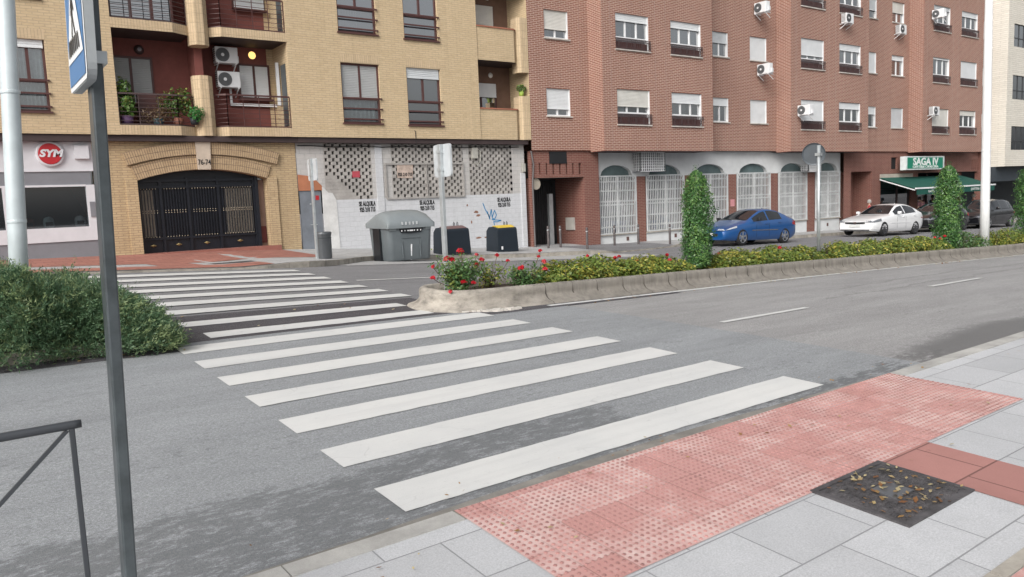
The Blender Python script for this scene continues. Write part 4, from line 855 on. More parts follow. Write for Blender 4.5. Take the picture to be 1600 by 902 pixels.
for x0_, x1_ in ((23.25, 24.72), (35.0, 36.1)):
    cg = MB(); n = 12; zb, zt = (2.66, 3.44) if x0_ < 30 else (2.5, 2.85)
    for i in range(n + 1):
        x = x0_ + (x1_ - x0_) * i / n; cg.box(x - .012, x + .012, Ya - .48, Ya - .455, zb, zt); cg.box(x - .012, x + .012, Ya - .48, Ya, zb, zb + .02)
    for i in range(int((zt - zb) / .11) + 1):
        z = zb + i * .11; cg.box(x0_, x1_, Ya - .484, Ya - .452, z, z + .022)
        for x in (x0_, x1_): cg.box(x - .012, x + .012, Ya - .47, Ya, z, z + .022)
    for j in range(5):
        for x in (x0_, x1_): cg.box(x - .012, x + .012, Ya - .48 + j * .1, Ya - .456 + j * .1, zb, zt)
    cg.box(x0_ + .06, x1_ - .06, Ya - .42, Ya - .01, zb + .04, zt - .04, 1)
    tag(cg.build('cage_box', [white, mat('grey_cage_inside', (.22, .23, .24), .7)], None), 'white square mesh cage on the wall between the first two arches' if x0_ < 30 else 'small white slatted cage on the wall behind the round sign', 'cage', 'white wall cages')
q = MB(); 
for x, z in ((22.9, -.08), (25.8, -.12), (37.4, -.25)): q.box(x - .07, x + .07, Ya - .012, Ya - .001, z - .08, z + .08)
q.build('wall_vent', mat('rust_vent', (.13, .07, .06), .7), rb)
q = MB(); q.box(29.52, 29.8, Ya - .03, Ya - .016, 1.0, 1.32); q.build('notice', mat('pink_notice', (.62, .28, .30), .7), rb)
# cafe end of the ground floor
g = MB(); Yc = 23.3
g.wall(38.55, 42.2, -1.6, PZ, Yc, [(39.25, 41.3, -1.6, 2.45)], 1.1, 0, 0, 0); g.wall(42.2, 53.0, 2.3, PZ, Yc, [(43.3, 43.95, 2.55, 3.2)], .1, 0, 1, 0)
g.box(45.6, 46.4, Yc + .05, Yc + .4, -1.6, 2.3); g.box(50.9, 53.0, Yc + .6, Yc + .9, -1.6, 2.3); g.box(53.0, 54.6, Yc + .2, Yc + .4, 3.05, PZ); g.box(53.0, 54.6, Yc + .2, Yc + .4, 2.3, 2.42); g.box(54.35, 54.6, Yc, Yc + .4, -1.6, PZ - .0)
for i in range(6): g.box(53.05 + i * .27, 53.17 + i * .27, Yc + .2, Yc + .4, 2.42, 3.05)
g.build('cafe_wall', [BRG, dark], rb)
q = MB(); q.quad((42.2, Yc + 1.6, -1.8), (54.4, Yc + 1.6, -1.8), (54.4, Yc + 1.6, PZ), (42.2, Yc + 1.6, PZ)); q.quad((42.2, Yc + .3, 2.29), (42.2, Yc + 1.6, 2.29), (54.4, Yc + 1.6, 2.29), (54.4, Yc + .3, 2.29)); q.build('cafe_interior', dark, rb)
q = MB(); q.quad((42.25, Yc + .15, -.9), (45.6, Yc + .15, -.9), (45.6, Yc + .15, 2.0), (42.25, Yc + .15, 2.0)); q.quad((46.4, Yc + .15, -.9), (50.9, Yc + .15, -.9), (50.9, Yc + .15, 2.0), (46.4, Yc + .15, 2.0)); q.build('cafe_window', glassd, rb)
q = MB()
for x in (42.3, 44.2, 45.5, 47.6, 49.2, 50.8): q.box(x - .04, x + .04, Yc + .1, Yc + .16, -1.5, 2.2)
q.build('cafe_window_frame', dbrown, rb)
q = MB(); q.box(42.1, 45.6, Yc - .06, Yc - .003, 1.98, 2.28); q.build('awning_box_panel', mat('stone_panel', (.42, .38, .33), .8), rb)
q = MB(); q.box(39.62, 39.95, Yc + 1.05, Yc + 1.095, .4, 1.0); q.build('letter_box', galv, rb)
sgn = thing('cafe_sign', 'green box sign with white SAGA IV lettering above the awning', 'sign', (45.7, 22.9, 2.5))
tg = mat('sign_green', (.005, .20, .12), .4, var=.04)
q = MB(); q.box(43.6, 47.95, 22.6, 22.95, 2.46, 3.22); q.build('sign_box', mat('sign_white', (.62, .66, .66), .4), sgn); q = MB(); q.box(43.72, 47.75, 22.585, 22.598, 2.53, 3.15); q.build('sign_face', tg, sgn)
wl_ = mat('white_letters', (.72, .75, .74), .5)
text('SAGA IV', .55, (45.74, 22.58, 2.9), wl_, sgn, depth=.004, sx=1.42, off=.02); text('CAFETERIA CERVECERIA', .19, (45.74, 22.58, 2.615), wl_, sgn, depth=.004, sx=1.42, off=.003)
aw = thing('awning', 'dark green cloth awning with lettered valance over the cafe front', 'awning', (46.6, 22.5, 1.5))
gcl = mat('green_awning_cloth', (.004, .075, .055), .75, var=.08)
q = MB(); ax0, ax1, ay0, ay1, az0, az1 = 42.0, 51.35, 23.24, 21.24, 2.08, 1.42
q.prism([(ax0, ay0, az0), (ax0, ay1, az1), (ax0, ay1, az1 - .03), (ax0, ay0, az0 - .03)], (ax1 - ax0, 0, 0)); q.build('canopy', gcl, aw)
q = MB(); n = 40
for i in range(n):
    xa, xb = ax0 + .05 + (ax1 - ax0 - .1) * i / n, ax0 + .05 + (ax1 - ax0 - .1) * (i + 1) / n; ya, yb_ = ay1 + .01 * math.sin(i * 1.3), ay1 + .01 * math.sin((i + 1) * 1.3)
    q.quad((xa, ya - .02, az1 - .33), (xb, yb_ - .02, az1 - .33), (xb, ay1 - .02, az1 - .03), (xa, ay1 - .02, az1 - .03))
va = q.build('valance', gcl, aw); text('PLATOS COMBINADOS', .2, (44.4, ay1 - .04, az1 - .19), wl_, va, depth=.002, sx=1.1); text('CAFETERIA CERVECERIA', .2, (49.4, ay1 - .04, az1 - .19), wl_, va, depth=.002, sx=1.1)
q = MB(); q.box(ax0 - .03, ax1 + .03, ay1 - .05, ay1 + .03, az1 - .03, az1 + .05); q.build('front_bar', white, aw)
for x in (ax0 + .02, ax1 - .02): q = MB(); q.beam((x, ay0, az0 - .1), (x, ay1 + .05, az1 - .08), .05); q.build('arm', white, aw)
# beige neighbour
bb = thing('apartment_building', 'pale beige block with dark windows at the right edge of the street', 'building', (60, 23, -1))
w = MB(); bw = [(55.45, 58.1, 10., 11.4), (55.45, 58.2, 6.75, 8.24), (55.45, 58.3, 3.56, 5.06)]
w.wall(54.65, 75, 2.53, 14, 22.05, bw, .2); w.quad((54.65, 30, 2.53), (54.65, 22.05, 2.53), (54.65, 22.05, 14), (54.65, 30, 14)); w.quad((54.65, 22.05, 2.53), (54.65, 30, 2.53), (75, 30, 2.53), (75, 22.05, 2.53), 1); w.quad((54.65, 22.05, 14), (75, 22.05, 14), (75, 30, 14), (54.65, 30, 14)); w.quad((75, 30, -2), (54.65, 30, -2), (54.65, 30, 14), (75, 30, 14)); w.quad((75, 22.05, -2), (75, 30, -2), (75, 30, 14), (75, 22.05, 14))
w.build('facade', [BB, dark], bb)
for h in bw: 
    f = MB(); a, b, c, d = h
    for x in (a, a + .9, (a + b) / 2 + .3, b): f.box(x - .03, x + .03, 22.12, 22.18, c, d)
    for z in (c, c + .55, d): f.box(a, b, 22.125, 22.175, z - .025, z + .025)
    fo = f.build('window', mat('dark_frame', (.03, .032, .035), .4), bb); q = MB(); q.quad((a, 22.15, c), (b, 22.15, c), (b, 22.15, d), (a, 22.15, d)); q.build('pane', glass, fo)
q = MB(); q.quad((54.65, 26, -2), (75, 26, -2), (75, 26, 2.53), (54.65, 26, 2.53)); q.box(54.66, 75, 22.6, 22.9, 1.6, 2.52); q.build('portico_wall', mat('portico_void_shade', (.035, .045, .055), .6), bb)  # near-black colour paints in the shade of the open void under the block
for x in (60, 66, 72): q = MB(); q.box(x, x + .5, 22.4, 22.9, -2, 1.6); q.build('portico_pillar', mat('portico_void_shade', (.035, .045, .055), .6), bb)
# ---- PART2
# ------------------------------------------------------------------ median planter
SOIL = mat('planter_soil', (.075, .052, .038), .95, var=.4, vs=7, bmp=.8, bs=45)
def path_planter():
    """outline of the rim (outer face), counter-clockwise from the near right end round the nose"""
    pts = [(x, 8.86) for x in span(62, 6.2, 1.05)[::1]] if False else [(62 - .9 * i, 9.05) for i in range(62)]
    r = .565; cx, cy = 6.08, 9.05 + r
    for k2 in range(0, 13):
        t = -math.pi / 2 - math.pi * k2 / 12; e = 2 / 2.6
        c, s_ = math.cos(t), math.sin(t); pts.append((cx + .68 * abs(c) ** e * (1 if c > 0 else -1), cy + r * abs(s_) ** e * (1 if s_ > 0 else -1)))
    pts += [(x, 9.05 + 2 * r) for x in [6.4 + .9 * i for i in range(63)]]
    return pts
pp = path_planter(); np_ = len(pp)
pln = thing('planter', 'long concrete kerb planter with flared base and rounded nose dividing the road', 'planter', (6, 9.5, .2))
mb = MB()
prof = [(.21, .0), (.185, .03), (.085, .058), (.035, .09), (.018, .12), (.004, .135), (.006, .165), (.006, .235), (-.01, .268), (-.045, .285), (-.085, .284), (-.115, .26), (-.12, .12)]   # (outward, height)
def nrm(i):
    a, b = pp[max(0, i - 1)], pp[min(np_ - 1, i + 1)]; d = Vector((b[0] - a[0], b[1] - a[1])).normalized(); return Vector((-d.y, d.x)) * -1
V = []
for i, (x, y) in enumerate(pp):
    n = nrm(i); n = -n if (n.x * (x - 30) + n.y * (y - 9.61)) < 0 and abs(n.y) > .5 else n
    if i >= 62 and i < 75: n = Vector((x - 6.35, (y - 9.61))).normalized()
    wob = .012 * math.sin(i * 1.7)
    for (o, h) in prof: V.append((x + n.x * (o + wob * (h < .1)), y + n.y * (o + wob * (h < .1)), zg(x, y) + h))
k = len(prof)
mb.add(V, [(i * k + j, i * k + j + 1, (i + 1) * k + j + 1, (i + 1) * k + j) for i in range(np_ - 1) for j in range(k - 1)])
KER = None
def planter_mat():
    m, nt, b = newmat('weathered_planter_concrete'); co = coords(nt)
    n = noise(nt, coords(nt, (1, 1, 2.5)), 3.0, 8, .72); n2 = noise(nt, coords(nt, (5, 5, .6)), 2.2, 6, .7); g = noise(nt, co, 90, 3, .7)
    sx = nt.nodes.new('ShaderNodeSeparateXYZ'); nt.links.new(co, sx.inputs[0])
    c = mixc(nt, ramp(nt, n, .3, .7), (.185, .17, .148), (.275, .255, .225))
    c = mixc(nt, ramp(nt, n2, .45, .75, 0, .6), c, (.065, .06, .054))
    c = mixc(nt, math_(nt, 'MULTIPLY', ramp(nt, sx.outputs[0], 5.4, 7.6, .8, 0.), ramp(nt, n, .35, .6)), c, (.52, .475, .41))
    c = mixc(nt, ramp(nt, g, .35, .65, 0, .22), c, (.15, .13, .11))
    nt.links.new(c, b.inputs['Base Color']); b.inputs['Roughness'].default_value = .92; bump(nt, b, math_(nt, 'ADD', g, math_(nt, 'MULTIPLY', n, 2.)), .5, .012); return m
KER = planter_mat()
mb.build('kerb_wall', KER, pln, True)
jn = MB()
for x in [7.1 + .52 * i + .05 * math.sin(i * 3.) for i in range(70)]:
    v = []
    for (o, h) in prof[:11]: wj = .004 + .010 * math.exp(-((h - .12) / .06) ** 2); v += [(x - wj, 9.05 - o - .003, zg(x, 9.05) + h + .001), (x + wj, 9.05 - o - .003, zg(x, 9.05) + h + .001)]
    jn = MB(); jn.add(v, [(2 * j, 2 * j + 1, 2 * j + 3, 2 * j + 2) for j in range(10)]); jn.build('joint', mat('dark_joint', (.08, .07, .06), .95), pln)
sheet('soil', 5.6, 62, lambda x: np.interp(x, [5.6, 5.9, 62], [9.4, 9.16, 9.16]), lambda x: np.interp(x, [5.6, 5.9, 62], [9.8, 10.06, 10.06]), 0, SOIL, pln, None, .3, dzf=lambda x, y: .20 + .03 * math.sin(x * 5.1 + y * 7) * math.sin(y * 9 + x * 2.3))
# broken mortar round the nose
mb = MB()
for i in range(26):
    t = math.pi * (.48 + .62 * i / 25); x, y = 6.32 + (.93 + random.uniform(0, .08)) * math.cos(t), 9.6 - (.79 + random.uniform(0, .08)) * math.sin(t)
    r_ = random.uniform(.05, .11); z = zg(x, y)
    ring = [(x + r_ * math.cos(q) * random.uniform(.7, 1.2), y + r_ * math.sin(q) * random.uniform(.7, 1.2)) for q in [k2 * math.pi / 3 for k2 in range(6)]]
    mb.add([(a, b, z - .01) for a, b in ring] + [(x + (a - x) * .8, y + (b - y) * .8, z + random.uniform(.015, .04)) for a, b in ring], [(q, (q + 1) % 6, (q + 1) % 6 + 6, q + 6) for q in range(6)] + [(6, 7, 8, 9, 10, 11)])
o = mb.build('broken_mortar', concrete_d, pln); o['kind'] = 'stuff'

# ------------------------------------------------------------------ hedges, roses, columnar trees, juniper
YG1 = leaf_mat('yellow_rose_leaf', (.10, .17, .035), (.25, .30, .06), (.44, .40, .08), -.01)
YG2 = leaf_mat('green_rose_leaf', (.06, .14, .045), (.13, .24, .08), (.24, .28, .07), -.04)
LAU = leaf_mat('laurel_leaf', (.04, .115, .035), (.10, .225, .065), (.17, .31, .085), .0, .3)
JUN = leaf_mat('juniper_spray', (.06, .13, .068), (.15, .24, .125), (.25, .32, .15), .02, .5)
twig = mat('twig_bark', (.10, .07, .05), .9)
red_p = leaf_mat('red_petal', (.50, .012, .022), (.62, .03, .05))
def zs(x): return zg(x, 9.5) + .21
def flower(parent, x, y, z, r=.045):
    n = 16; u = RNG.normal(size=(n, 3)); u[:, 2] = abs(u[:, 2]) + .3; u /= np.linalg.norm(u, axis=1)[:, None]
    V, F, R_ = leaves(np.array([x, y, z]) + u * r * .6, u, r * 1.3, r * 1.2); return npmesh('flower', V, F, red_p, parent, R_)
def hedge(label, x0, x1, hts, dens, lm, flowers=0, y0=9.2, y1=10.02):
    t = thing('hedge', label, 'hedge', ((x0 + x1) / 2, 9.5, zs((x0 + x1) / 2)), 'low hedge sections in the planter')
    n = int((x1 - x0) * dens); X = RNG.uniform(x0, x1, n); Yc = RNG.uniform(-1, 1, n); H = np.interp(X, [h[0] for h in hts], [h[1] for h in hts])
    lump = 1 + .22 * np.sin(X * 6.3) * np.cos(Yc * 3 + X) + .13 * np.sin(X * 15 + Yc * 5); prof_ = np.sqrt(np.clip(1 - .75 * np.abs(Yc) ** 2.6, 0, 1)); ends = np.clip(np.minimum(X - x0, x1 - X) / .25, .25, 1) ** .5
    top = H * lump * prof_ * ends; fr_ = 1 - RNG.random(n) ** 1.7 * .95; Z = top * fr_
    yw = (y1 - y0) / 2 * (1 + .12 * np.sin(X * 4.7)); P = np.stack([X, (y0 + y1) / 2 + Yc * yw, np.array([zs(x) for x in X]) - .02 + Z], 1)
    Nn = np.stack([RNG.normal(size=n) * .3, Yc * .9, .5 + fr_], 1); V, F, R_ = leaves(P, Nn, .062, .04)
    # stray shoots above the hedge top
    npmesh('foliage', V, F, lm, t, R_)
    st_ = MB()
    for i in range(int((x1 - x0) * 9)):
        x, y = random.uniform(x0 + .05, x1 - .05), random.uniform(y0 + .1, y1 - .1); h = float(np.interp(x, [h[0] for h in hts], [h[1] for h in hts]))
        st_.tube([(x, y, zs(x) - .03), (x + random.uniform(-.1, .1), y + random.uniform(-.1, .1), zs(x) + h * .9)], .005, 4)
    st_.build('stem', twig, t)['kind'] = 'stuff'
    for i in range(flowers):
        x = random.uniform(x0 + .1, x1 - .1); h = float(np.interp(x, [h[0] for h in hts], [h[1] for h in hts])); flower(t, x, random.uniform(y0 + .1, y0 + .5), zs(x) + h * random.uniform(.8, 1.15), random.uniform(.03, .045))
    return t
hedge('yellow green rose hedge from the red roses to the first column tree', 7.4, 10.72, [(7.4, .27), (8.3, .36), (9.5, .30), (10.72, .30)], 2600, YG1, 7)
hedge('hedge between the first column tree and the round sign post', 11.35, 14.8, [(11.35, .32), (14.8, .32)], 2200, YG1, 2)
hedge('yellow hedge between the round sign post and the second column tree', 15.05, 20.2, [(15, .33), (18, .36), (20.2, .34)], 1900, YG1, 3)
hedge('pale sparse hedge between the second column tree and lamp post', 20.9, 22.5, [(20.9, .40), (22.5, .36)], 1200, YG2)
hedge('hedge between the white lamp post and the last column tree', 22.8, 24.9, [(22.8, .42), (24.9, .42)], 1600, YG1)
hedge('hedge beyond the last column tree at the right edge', 25.5, 32, [(25.5, .42), (32, .4)], 1000, YG1)
def rose(label, x, y, rx, ry, h, n, lm, fl, L=.05):
    t = thing('rose_bush', label, 'rose bush', (x, y, zs(x)), 'rose bushes on the planter nose')
    st_ = MB(); tips = []
    for i in range(16):
        a = random.uniform(0, 6.28); q = random.uniform(.25, 1); p = (x + rx * q * math.cos(a), y + ry * q * math.sin(a), zs(x) + h * random.uniform(.55, 1.0)); tips.append(p)
        m_ = (x + rx * q * .45 * math.cos(a), y + ry * q * .45 * math.sin(a), zs(x) + h * .4); st_.tube([(x + random.uniform(-.08, .08), y + random.uniform(-.08, .08), zs(x) - .03), m_, p], [.008, .006, .004], 5)
    st_.build('stem', twig, t)['kind'] = 'stuff'
    T = np.array(tips)[RNG.integers(0, 16, n)]; base = np.array([x, y, zs(x)]); f = RNG.uniform(.12, 1.03, (n, 1)) ** .75; P = base + (T - base) * f + RNG.normal(size=(n, 3)) * np.array([.075, .075, .06]); P[:, 2] = np.maximum(P[:, 2], zs(x) + .01)
    Nn = (P - base) + np.array([0, 0, .25]); Nn /= np.linalg.norm(Nn, axis=1)[:, None]; V, F, R_ = leaves(P, Nn, L, L * .6); npmesh('foliage', V, F, lm, t, R_)
    for (dx, dy, dz, r_) in fl: 
        flower(t, x + dx, y + dy, zs(x) + dz, r_); fs = MB(); fs.tube([(x + dx * .25, y + dy * .25, zs(x) + dz * .3), (x + dx * .8, y + dy * .8, zs(x) + dz * .75), (x + dx, y + dy, zs(x) + dz)], .005, 4); fs.build('flower_stem', twig, t)
    return t
rose('tall green rose bush with bright red roses at the planter nose', 5.86, 9.46, .36, .30, .50, 2300, YG2, [(.10, .1, .58, .055), (.14, .12, .56, .05), (-.12, .1, .47, .06), (-.05, .08, .46, .05), (-.42, 0, .40, .035), (-.46, -.05, .25, .04), (-.12, -.32, .17, .045), (.02, -.34, .15, .04), (-.32, -.28, .06, .035), (.36, .1, .36, .045), (.46, .1, .43, .04), (.42, .15, .50, .035)])
rose('sparse yellowing rose bush with bare stems behind the soil patch', 6.62, 9.8, .34, .22, .36, 420, YG1, [(-.1, 0, .42, .03), (.18, .05, .46, .04), (.42, .1, .36, .035)], .055)
rose('small green rose bush with red blooms at start of hedge', 6.98, 9.42, .34, .26, .30, 1100, YG2, [(-.15, -.15, .30, .05), (.32, -.1, .36, .04), (.26, -.2, .25, .045), (.5, .2, .5, .04), (.42, .15, .42, .03)])
def coltree(label, x, y, zb, h, r, n, trunk_h, L):
    t = thing('column_tree', label, 'tree', (x, y, zb), 'clipped laurel columns in the planter'); tr = MB()
    tr.tube([(x, y, zb - .08), (x + .01, y, zb + trunk_h), (x, y + .01, zb + h * .55), (x, y, zb + h * .92)], [.045, .036, .022, .008], 9)
    for i in range(34):
        z = zb + trunk_h * .8 + (h * .85 - trunk_h) * i / 33; a = i * 2.4; rr = r * .75; tr.tube([(x, y, z), (x + rr * math.cos(a), y + rr * math.sin(a), z + .22)], [.010, .004], 5)
    tr.build('trunk', twig, t)
    s_ = RNG.random(n); z = trunk_h * .55 + (h - trunk_h * .55) * s_; a = RNG.uniform(0, 2 * np.pi, n)
    R0 = r * np.interp(s_, [0, .05, .15, .5, .75, .9, .97, 1], [.62, .86, .98, 1., .90, .62, .36, .08])
    R0 *= 1 + .12 * np.sin(3 * a + z * 4.3) + .10 * np.sin(7 * a - z * 9) + .08 * np.sin(z * 17 + 5 * a); q = RNG.random(n) ** .42; out = RNG.random(n) < .08; q = np.where(out, RNG.uniform(1., 1.2, n), q)
    P = np.stack([x + R0 * q * np.cos(a), y + R0 * q * np.sin(a), zb + z], 1); Nn = np.stack([np.cos(a), np.sin(a), .5 + 0 * a], 1); Nn /= np.linalg.norm(Nn, axis=1)[:, None]
    V, F, R_ = leaves(P, Nn, L, L * .42, .8); npmesh('crown', V, F, LAU, t, R_)
    # leader shoots
    P2 = np.array([[x + random.uniform(-.06, .06), y + random.uniform(-.06, .06), zb + h * random.uniform(.95, 1.06)] for _ in range(26)]); V, F, R_ = leaves(P2, np.tile([.3, -.6, .2], (26, 1)), L, L * .35, 2.5); npmesh('leader_shoot', V, F, LAU, t, R_)
coltree('tall clipped laurel column in front of the blue car nose', 11.06, 9.55, zs(11.06) - .0, 1.83, .268, 13500, .16, .052)
coltree('laurel column standing before the cafe awning and black car', 20.5, 9.55, zs(20.5) - .0, 2.14, .315, 12500, .10, .06)
coltree('laurel column cut off by the right edge of the photo', 25.45, 9.55, zs(25.4), 2.3, .40, 10000, .08, .065)
# left median with spreading juniper
LM = thing('median_island', 'low concrete edged island under the dark juniper at left', 'median', (-6, 9.8, .4))
mb = MB(); ed = [(-14 + .8 * i, 8.93) for i in range(20)] + [(1.5, 8.97), (1.75, 9.15), (1.86, 9.5), (1.75, 9.95), (1.5, 10.15)] + [(1.2 - .8 * i, 10.2) for i in range(20)]
v = []
for (x, y) in ed:
    cx, cy = (min(x, 1.2), 9.55); d = Vector((x - cx, y - cy)).normalized()
    for (o_, h) in ((.0, 0), (-.012, .10), (-.03, .12), (-.12, .12), (-.12, .06)): v.append((x + d.x * o_, y + d.y * o_, zg(x, y) + h))
mb.add(v, [(i * 5 + j, i * 5 + j + 1, (i + 1) * 5 + j + 1, (i + 1) * 5 + j) for i in range(len(ed) - 1) for j in range(4)]); mb.build('kerb', concrete, LM)
sheet('soil', -14, 1.7, lambda x: np.interp(x, [-14, 1.3, 1.7], [9.02, 9.05, 9.4]), lambda x: np.interp(x, [-14, 1.3, 1.7], [10.12, 10.05, 9.7]), .09, SOIL, LM, None, .5)
def juniper(label, x0, x1, n, yc=9.6, seed=1):
    t = thing('juniper_bush', label, 'bush', ((x0 + x1) / 2, yc, zg((x0 + x1) / 2, yc) + .1), 'juniper shrubs on the left island')
    def H(X, Yr): 
        e = np.clip((x1 - X) / (.8), 0, 1) ** .5 if x1 > 1 else np.ones_like(X)
        return (.76 + .09 * np.sin(X * 2.9 + 1) + .07 * np.sin(X * 6.1 + Yr * 3)) * e * np.clip(1 - np.abs(Yr) ** 5, 0, 1) ** .5
    X = RNG.uniform(x0, x1, n); Yr = RNG.uniform(-1, 1, n); h = H(X, Yr); fr_ = 1 - RNG.random(n) ** 1.6 * 1.
    P = np.stack([X, yc + Yr * (.95 + .1 * np.sin(X * 5)), np.array([zg(x, yc) for x in X]) + .0 + h * fr_], 1)
    D = np.stack([RNG.normal(size=n) * .5 + np.clip((X - x1 + 1.) * .9, -.1, 1) * (x1 > 1), Yr * 1.0 + RNG.normal(size=n) * .35, .65 + RNG.normal(size=n) * .3], 1); D /= np.linalg.norm(D, axis=1)[:, None]
    k_ = 13; s_ = np.linspace(-.5, 1, k_); L = RNG.uniform(.09, .17, (n, 1, 1)) * np.where(RNG.random((n, 1, 1)) < .06, 1.7, 1.); droop = np.array([0, 0, -.35])
    C_ = P[:, None, :] + D[:, None, :] * L * s_[None, :, None] + droop * (L * (s_[None, :, None] ** 2) * .5) + RNG.normal(size=(n, k_, 3)) * .012
    Nn = np.repeat(np.cross(D, RNG.normal(size=(n, 3)))[:, None, :], k_, 1).reshape(-1, 3); Nn /= np.linalg.norm(Nn, axis=1)[:, None]
    C_ = C_.reshape(-1, 3); DD = np.repeat(D, k_, 0) + RNG.normal(size=(n * k_, 3)) * .55; DD /= np.linalg.norm(DD, axis=1)[:, None]; b = np.cross(Nn, DD); b /= np.linalg.norm(b, axis=1)[:, None]
    l = RNG.uniform(.03, .06, (n * k_, 1)); w_ = .0105
    V = np.stack([C_ - DD * l * .4, C_ + b * w_ * .5, C_ + DD * l * .6, C_ - b * w_ * .5], 1).reshape(-1, 3); rnd = np.clip(np.repeat(RNG.random(n), k_) * .6 + RNG.random(n * k_) * .4, 0, 1)
    npmesh('foliage', V, np.arange(4 * n * k_).reshape(-1, 4), JUN, t, rnd)
    st_ = MB()
    for i in range(60):
        x, y = random.uniform(x0, min(x1, 1.2)), yc + random.uniform(-.4, .4); st_.tube([(x, y, zg(x, yc) + .05), (x + random.uniform(-.2, .15), y + random.uniform(-.25, .25), zg(x, yc) + random.uniform(.3, .5))], [.014, .006], 5)
    st_.build('stem', twig, t)['kind'] = 'stuff'; return t
juniper('dark green spreading juniper at the crosswalk end of the island', .45, 1.87, 7600)
juniper('broad dark juniper shrub around the left lamp post', -1.9, .5, 9000)
juniper('far left juniper shrub along the island out of frame edge', -5.5, -1.9, 5000)

# ------------------------------------------------------------------ posts, signs, lamps
def lamp(label, x, y, zb, h, r0, r1, m):
    t = thing('lamp_post', label, 'lamp post', (x, y, zb), 'street lamp columns in the median'); q = MB()
    q.tube([(x, y, zb - .1), (x, y, zb + 1.2), (x, y, zb + 4), (x, y, zb + h)], [r0, r0 * .97, r0 * .9, r1], 24); q.build('column', m, t, True)
    b = MB(); b.tube([(x, y, zb - .05), (x, y, zb + .04)], r0 * 1.9, 20); b.build('base_plate', galv, t)
    b = MB(); b.tube([(x, y, zb + h), (x - .2, y - .9, zb + h + .35), (x - .3, y - 1.6, zb + h + .42)], [r1, r1 * .8, r1 * .7], 10); b.build('arm', m, t, True)
    b = MB(); b.box(x - .45, x - .2, y - 2.2, y - 1.5, zb + h + .36, zb + h + .48); b.build('lamp_head', galv, t, bevel=.03)
    for z in (1.25, 2.6): q = MB(); q.lathe([(r0 * .985, -.02), (r0 * 1.02, -.01), (r0 * 1.02, .01), (r0 * .99, .02)], (x, y, zb + z), 24); q.build('band', m, t)
    return t
lampm1 = mat('pale_blue_grey_lamp_paint', (.52, .58, .60), .45, .1, var=.06, vs=5); lampm2 = mat('white_lamp_paint', (.70, .71, .71), .45, var=.05, vs=4)
lean(lamp('thick pale grey lamp post rising from the juniper at far left', .53, 9.82, zg(.6, 9.8) + .1, 8.2, .093, .06, lampm1), .054, .4)
lean(lamp('tall white lamp post in the planter in front of the cafe', 22.73, 9.62, zs(22.7), 8.6, .118, .08, lampm2), -.018, .3)
# square signs
def crossing_sign(label, px, py, zb, zt, half, zc, face, zside, boxt=.03, psz=(.045, .09), detail=False):
    t = thing('crossing_sign', label, 'sign', (px, py, zb), 'square pedestrian crossing signs')
    q = MB(); q.box(px - psz[0] / 2, px + psz[0] / 2, py - psz[1] / 2, py + psz[1] / 2, zb - .1, zt); q.build('post', galvd if detail else galv, t, bevel=.006)
    xf = px + face * (psz[0] / 2 + .002); x0, x1 = sorted((xf, xf + face * boxt)); a = MB(); r_ = .05; zz = zc
    poly = []
    for (sy, sz, a0) in ((1, 1, 0), (-1, 1, 90), (-1, -1, 180), (1, -1, 270)):
        for k2 in range(5): tt = math.radians(a0 + 22.5 * k2); poly.append((py + sy * (half - r_) + r_ * math.cos(tt), zz + sz * (zside - r_) + r_ * math.sin(tt)))
    a.prism([(x0, y, z) for y, z in poly], (x1 - x0, 0, 0)); a.build('plate', mat('sign_back_grey', (.55, .58, .60), .5, .2) if not detail else mat('sign_edge_grey', (.32, .34, .35), .5, .2), t)
    for z in (zc - zside * .55, zc + zside * .55):
        b = MB(); b.box(px - psz[0] / 2 - .012, px + psz[0] / 2 + .012, py - psz[1] / 2 - .012, py + psz[1] / 2 + .012, z - .02, z + .02); b.build('clamp', galv, t)
    X = xf + face * (boxt + .002); blue = mat('sign_blue', (.05, .17, .37), .4, var=.04); sw = mat('sign_reflective_white', (.72, .74, .75), .4, var=.03)
    def poly_part(nm, pts, m, off=0.):
        b = MB(); p = [(X + face * off, py + u * half, zc + v_ * zside) for u, v_ in pts]; b.add(p, [tuple(range(len(p)))]); b.build(nm, m, t)
    def flip(pts): return [(-u * face, v_) for u, v_ in pts]
    poly_part('border', flip([(-.9, -.98), (.9, -.98), (.98, -.9), (.98, .9), (.9, .98), (-.9, .98), (-.98, .9), (-.98, -.9)]), sw)
    poly_part('blue_field', flip([(-.88, -.9), (.88, -.9), (.88, .9), (-.88, .9)]), blue, .002)
    poly_part('white_triangle', flip([(-.86, -.55), (.86, -.55), (0, .86)]), sw, .004)
    fg = MB()
    def P(pts): fg.add([(X + face * .006, py + u * -face * half, zc + v_ * zside) for u, v_ in pts], [tuple(range(len(pts)))])
    for i in range(7):
        u = -.58 + i * .19; P([(u, -.46), (u + .10, -.46), (u + .10 - (u) * .18, -.2), (u - (u) * .18 + .02, -.2)])
    P([(.02, .42), (.14, .42), (.14, .54), (.02, .54)]); P([(-.05, .38), (.12, .38), (.1, .08), (-.03, .08)]); P([(-.03, .1), (.04, .1), (-.14, -.2), (-.22, -.2)]); P([(.03, .1), (.1, .1), (.2, -.2), (.12, -.2)]); P([(.1, .36), (.24, .16), (.2, .14), (.08, .3)]); P([(-.04, .36), (-.18, .18), (-.14, .15), (-.02, .3)])
    fg.build('pictogram', blk, t); return t
lean(crossing_sign('near blue and white pedestrian crossing sign on grey post by the rail', .402, 2.995, zg(.4, 3.) + .02, 2.9, .205, 2.38, -1, .21, .027, (.04, .09), True), .0295, .42)
crossing_sign('back of square crossing sign on post behind the red roses', 5.925, 9.92, zs(5.98), 2.58, .235, 2.345, 1, .235, .03, (.05, .085))
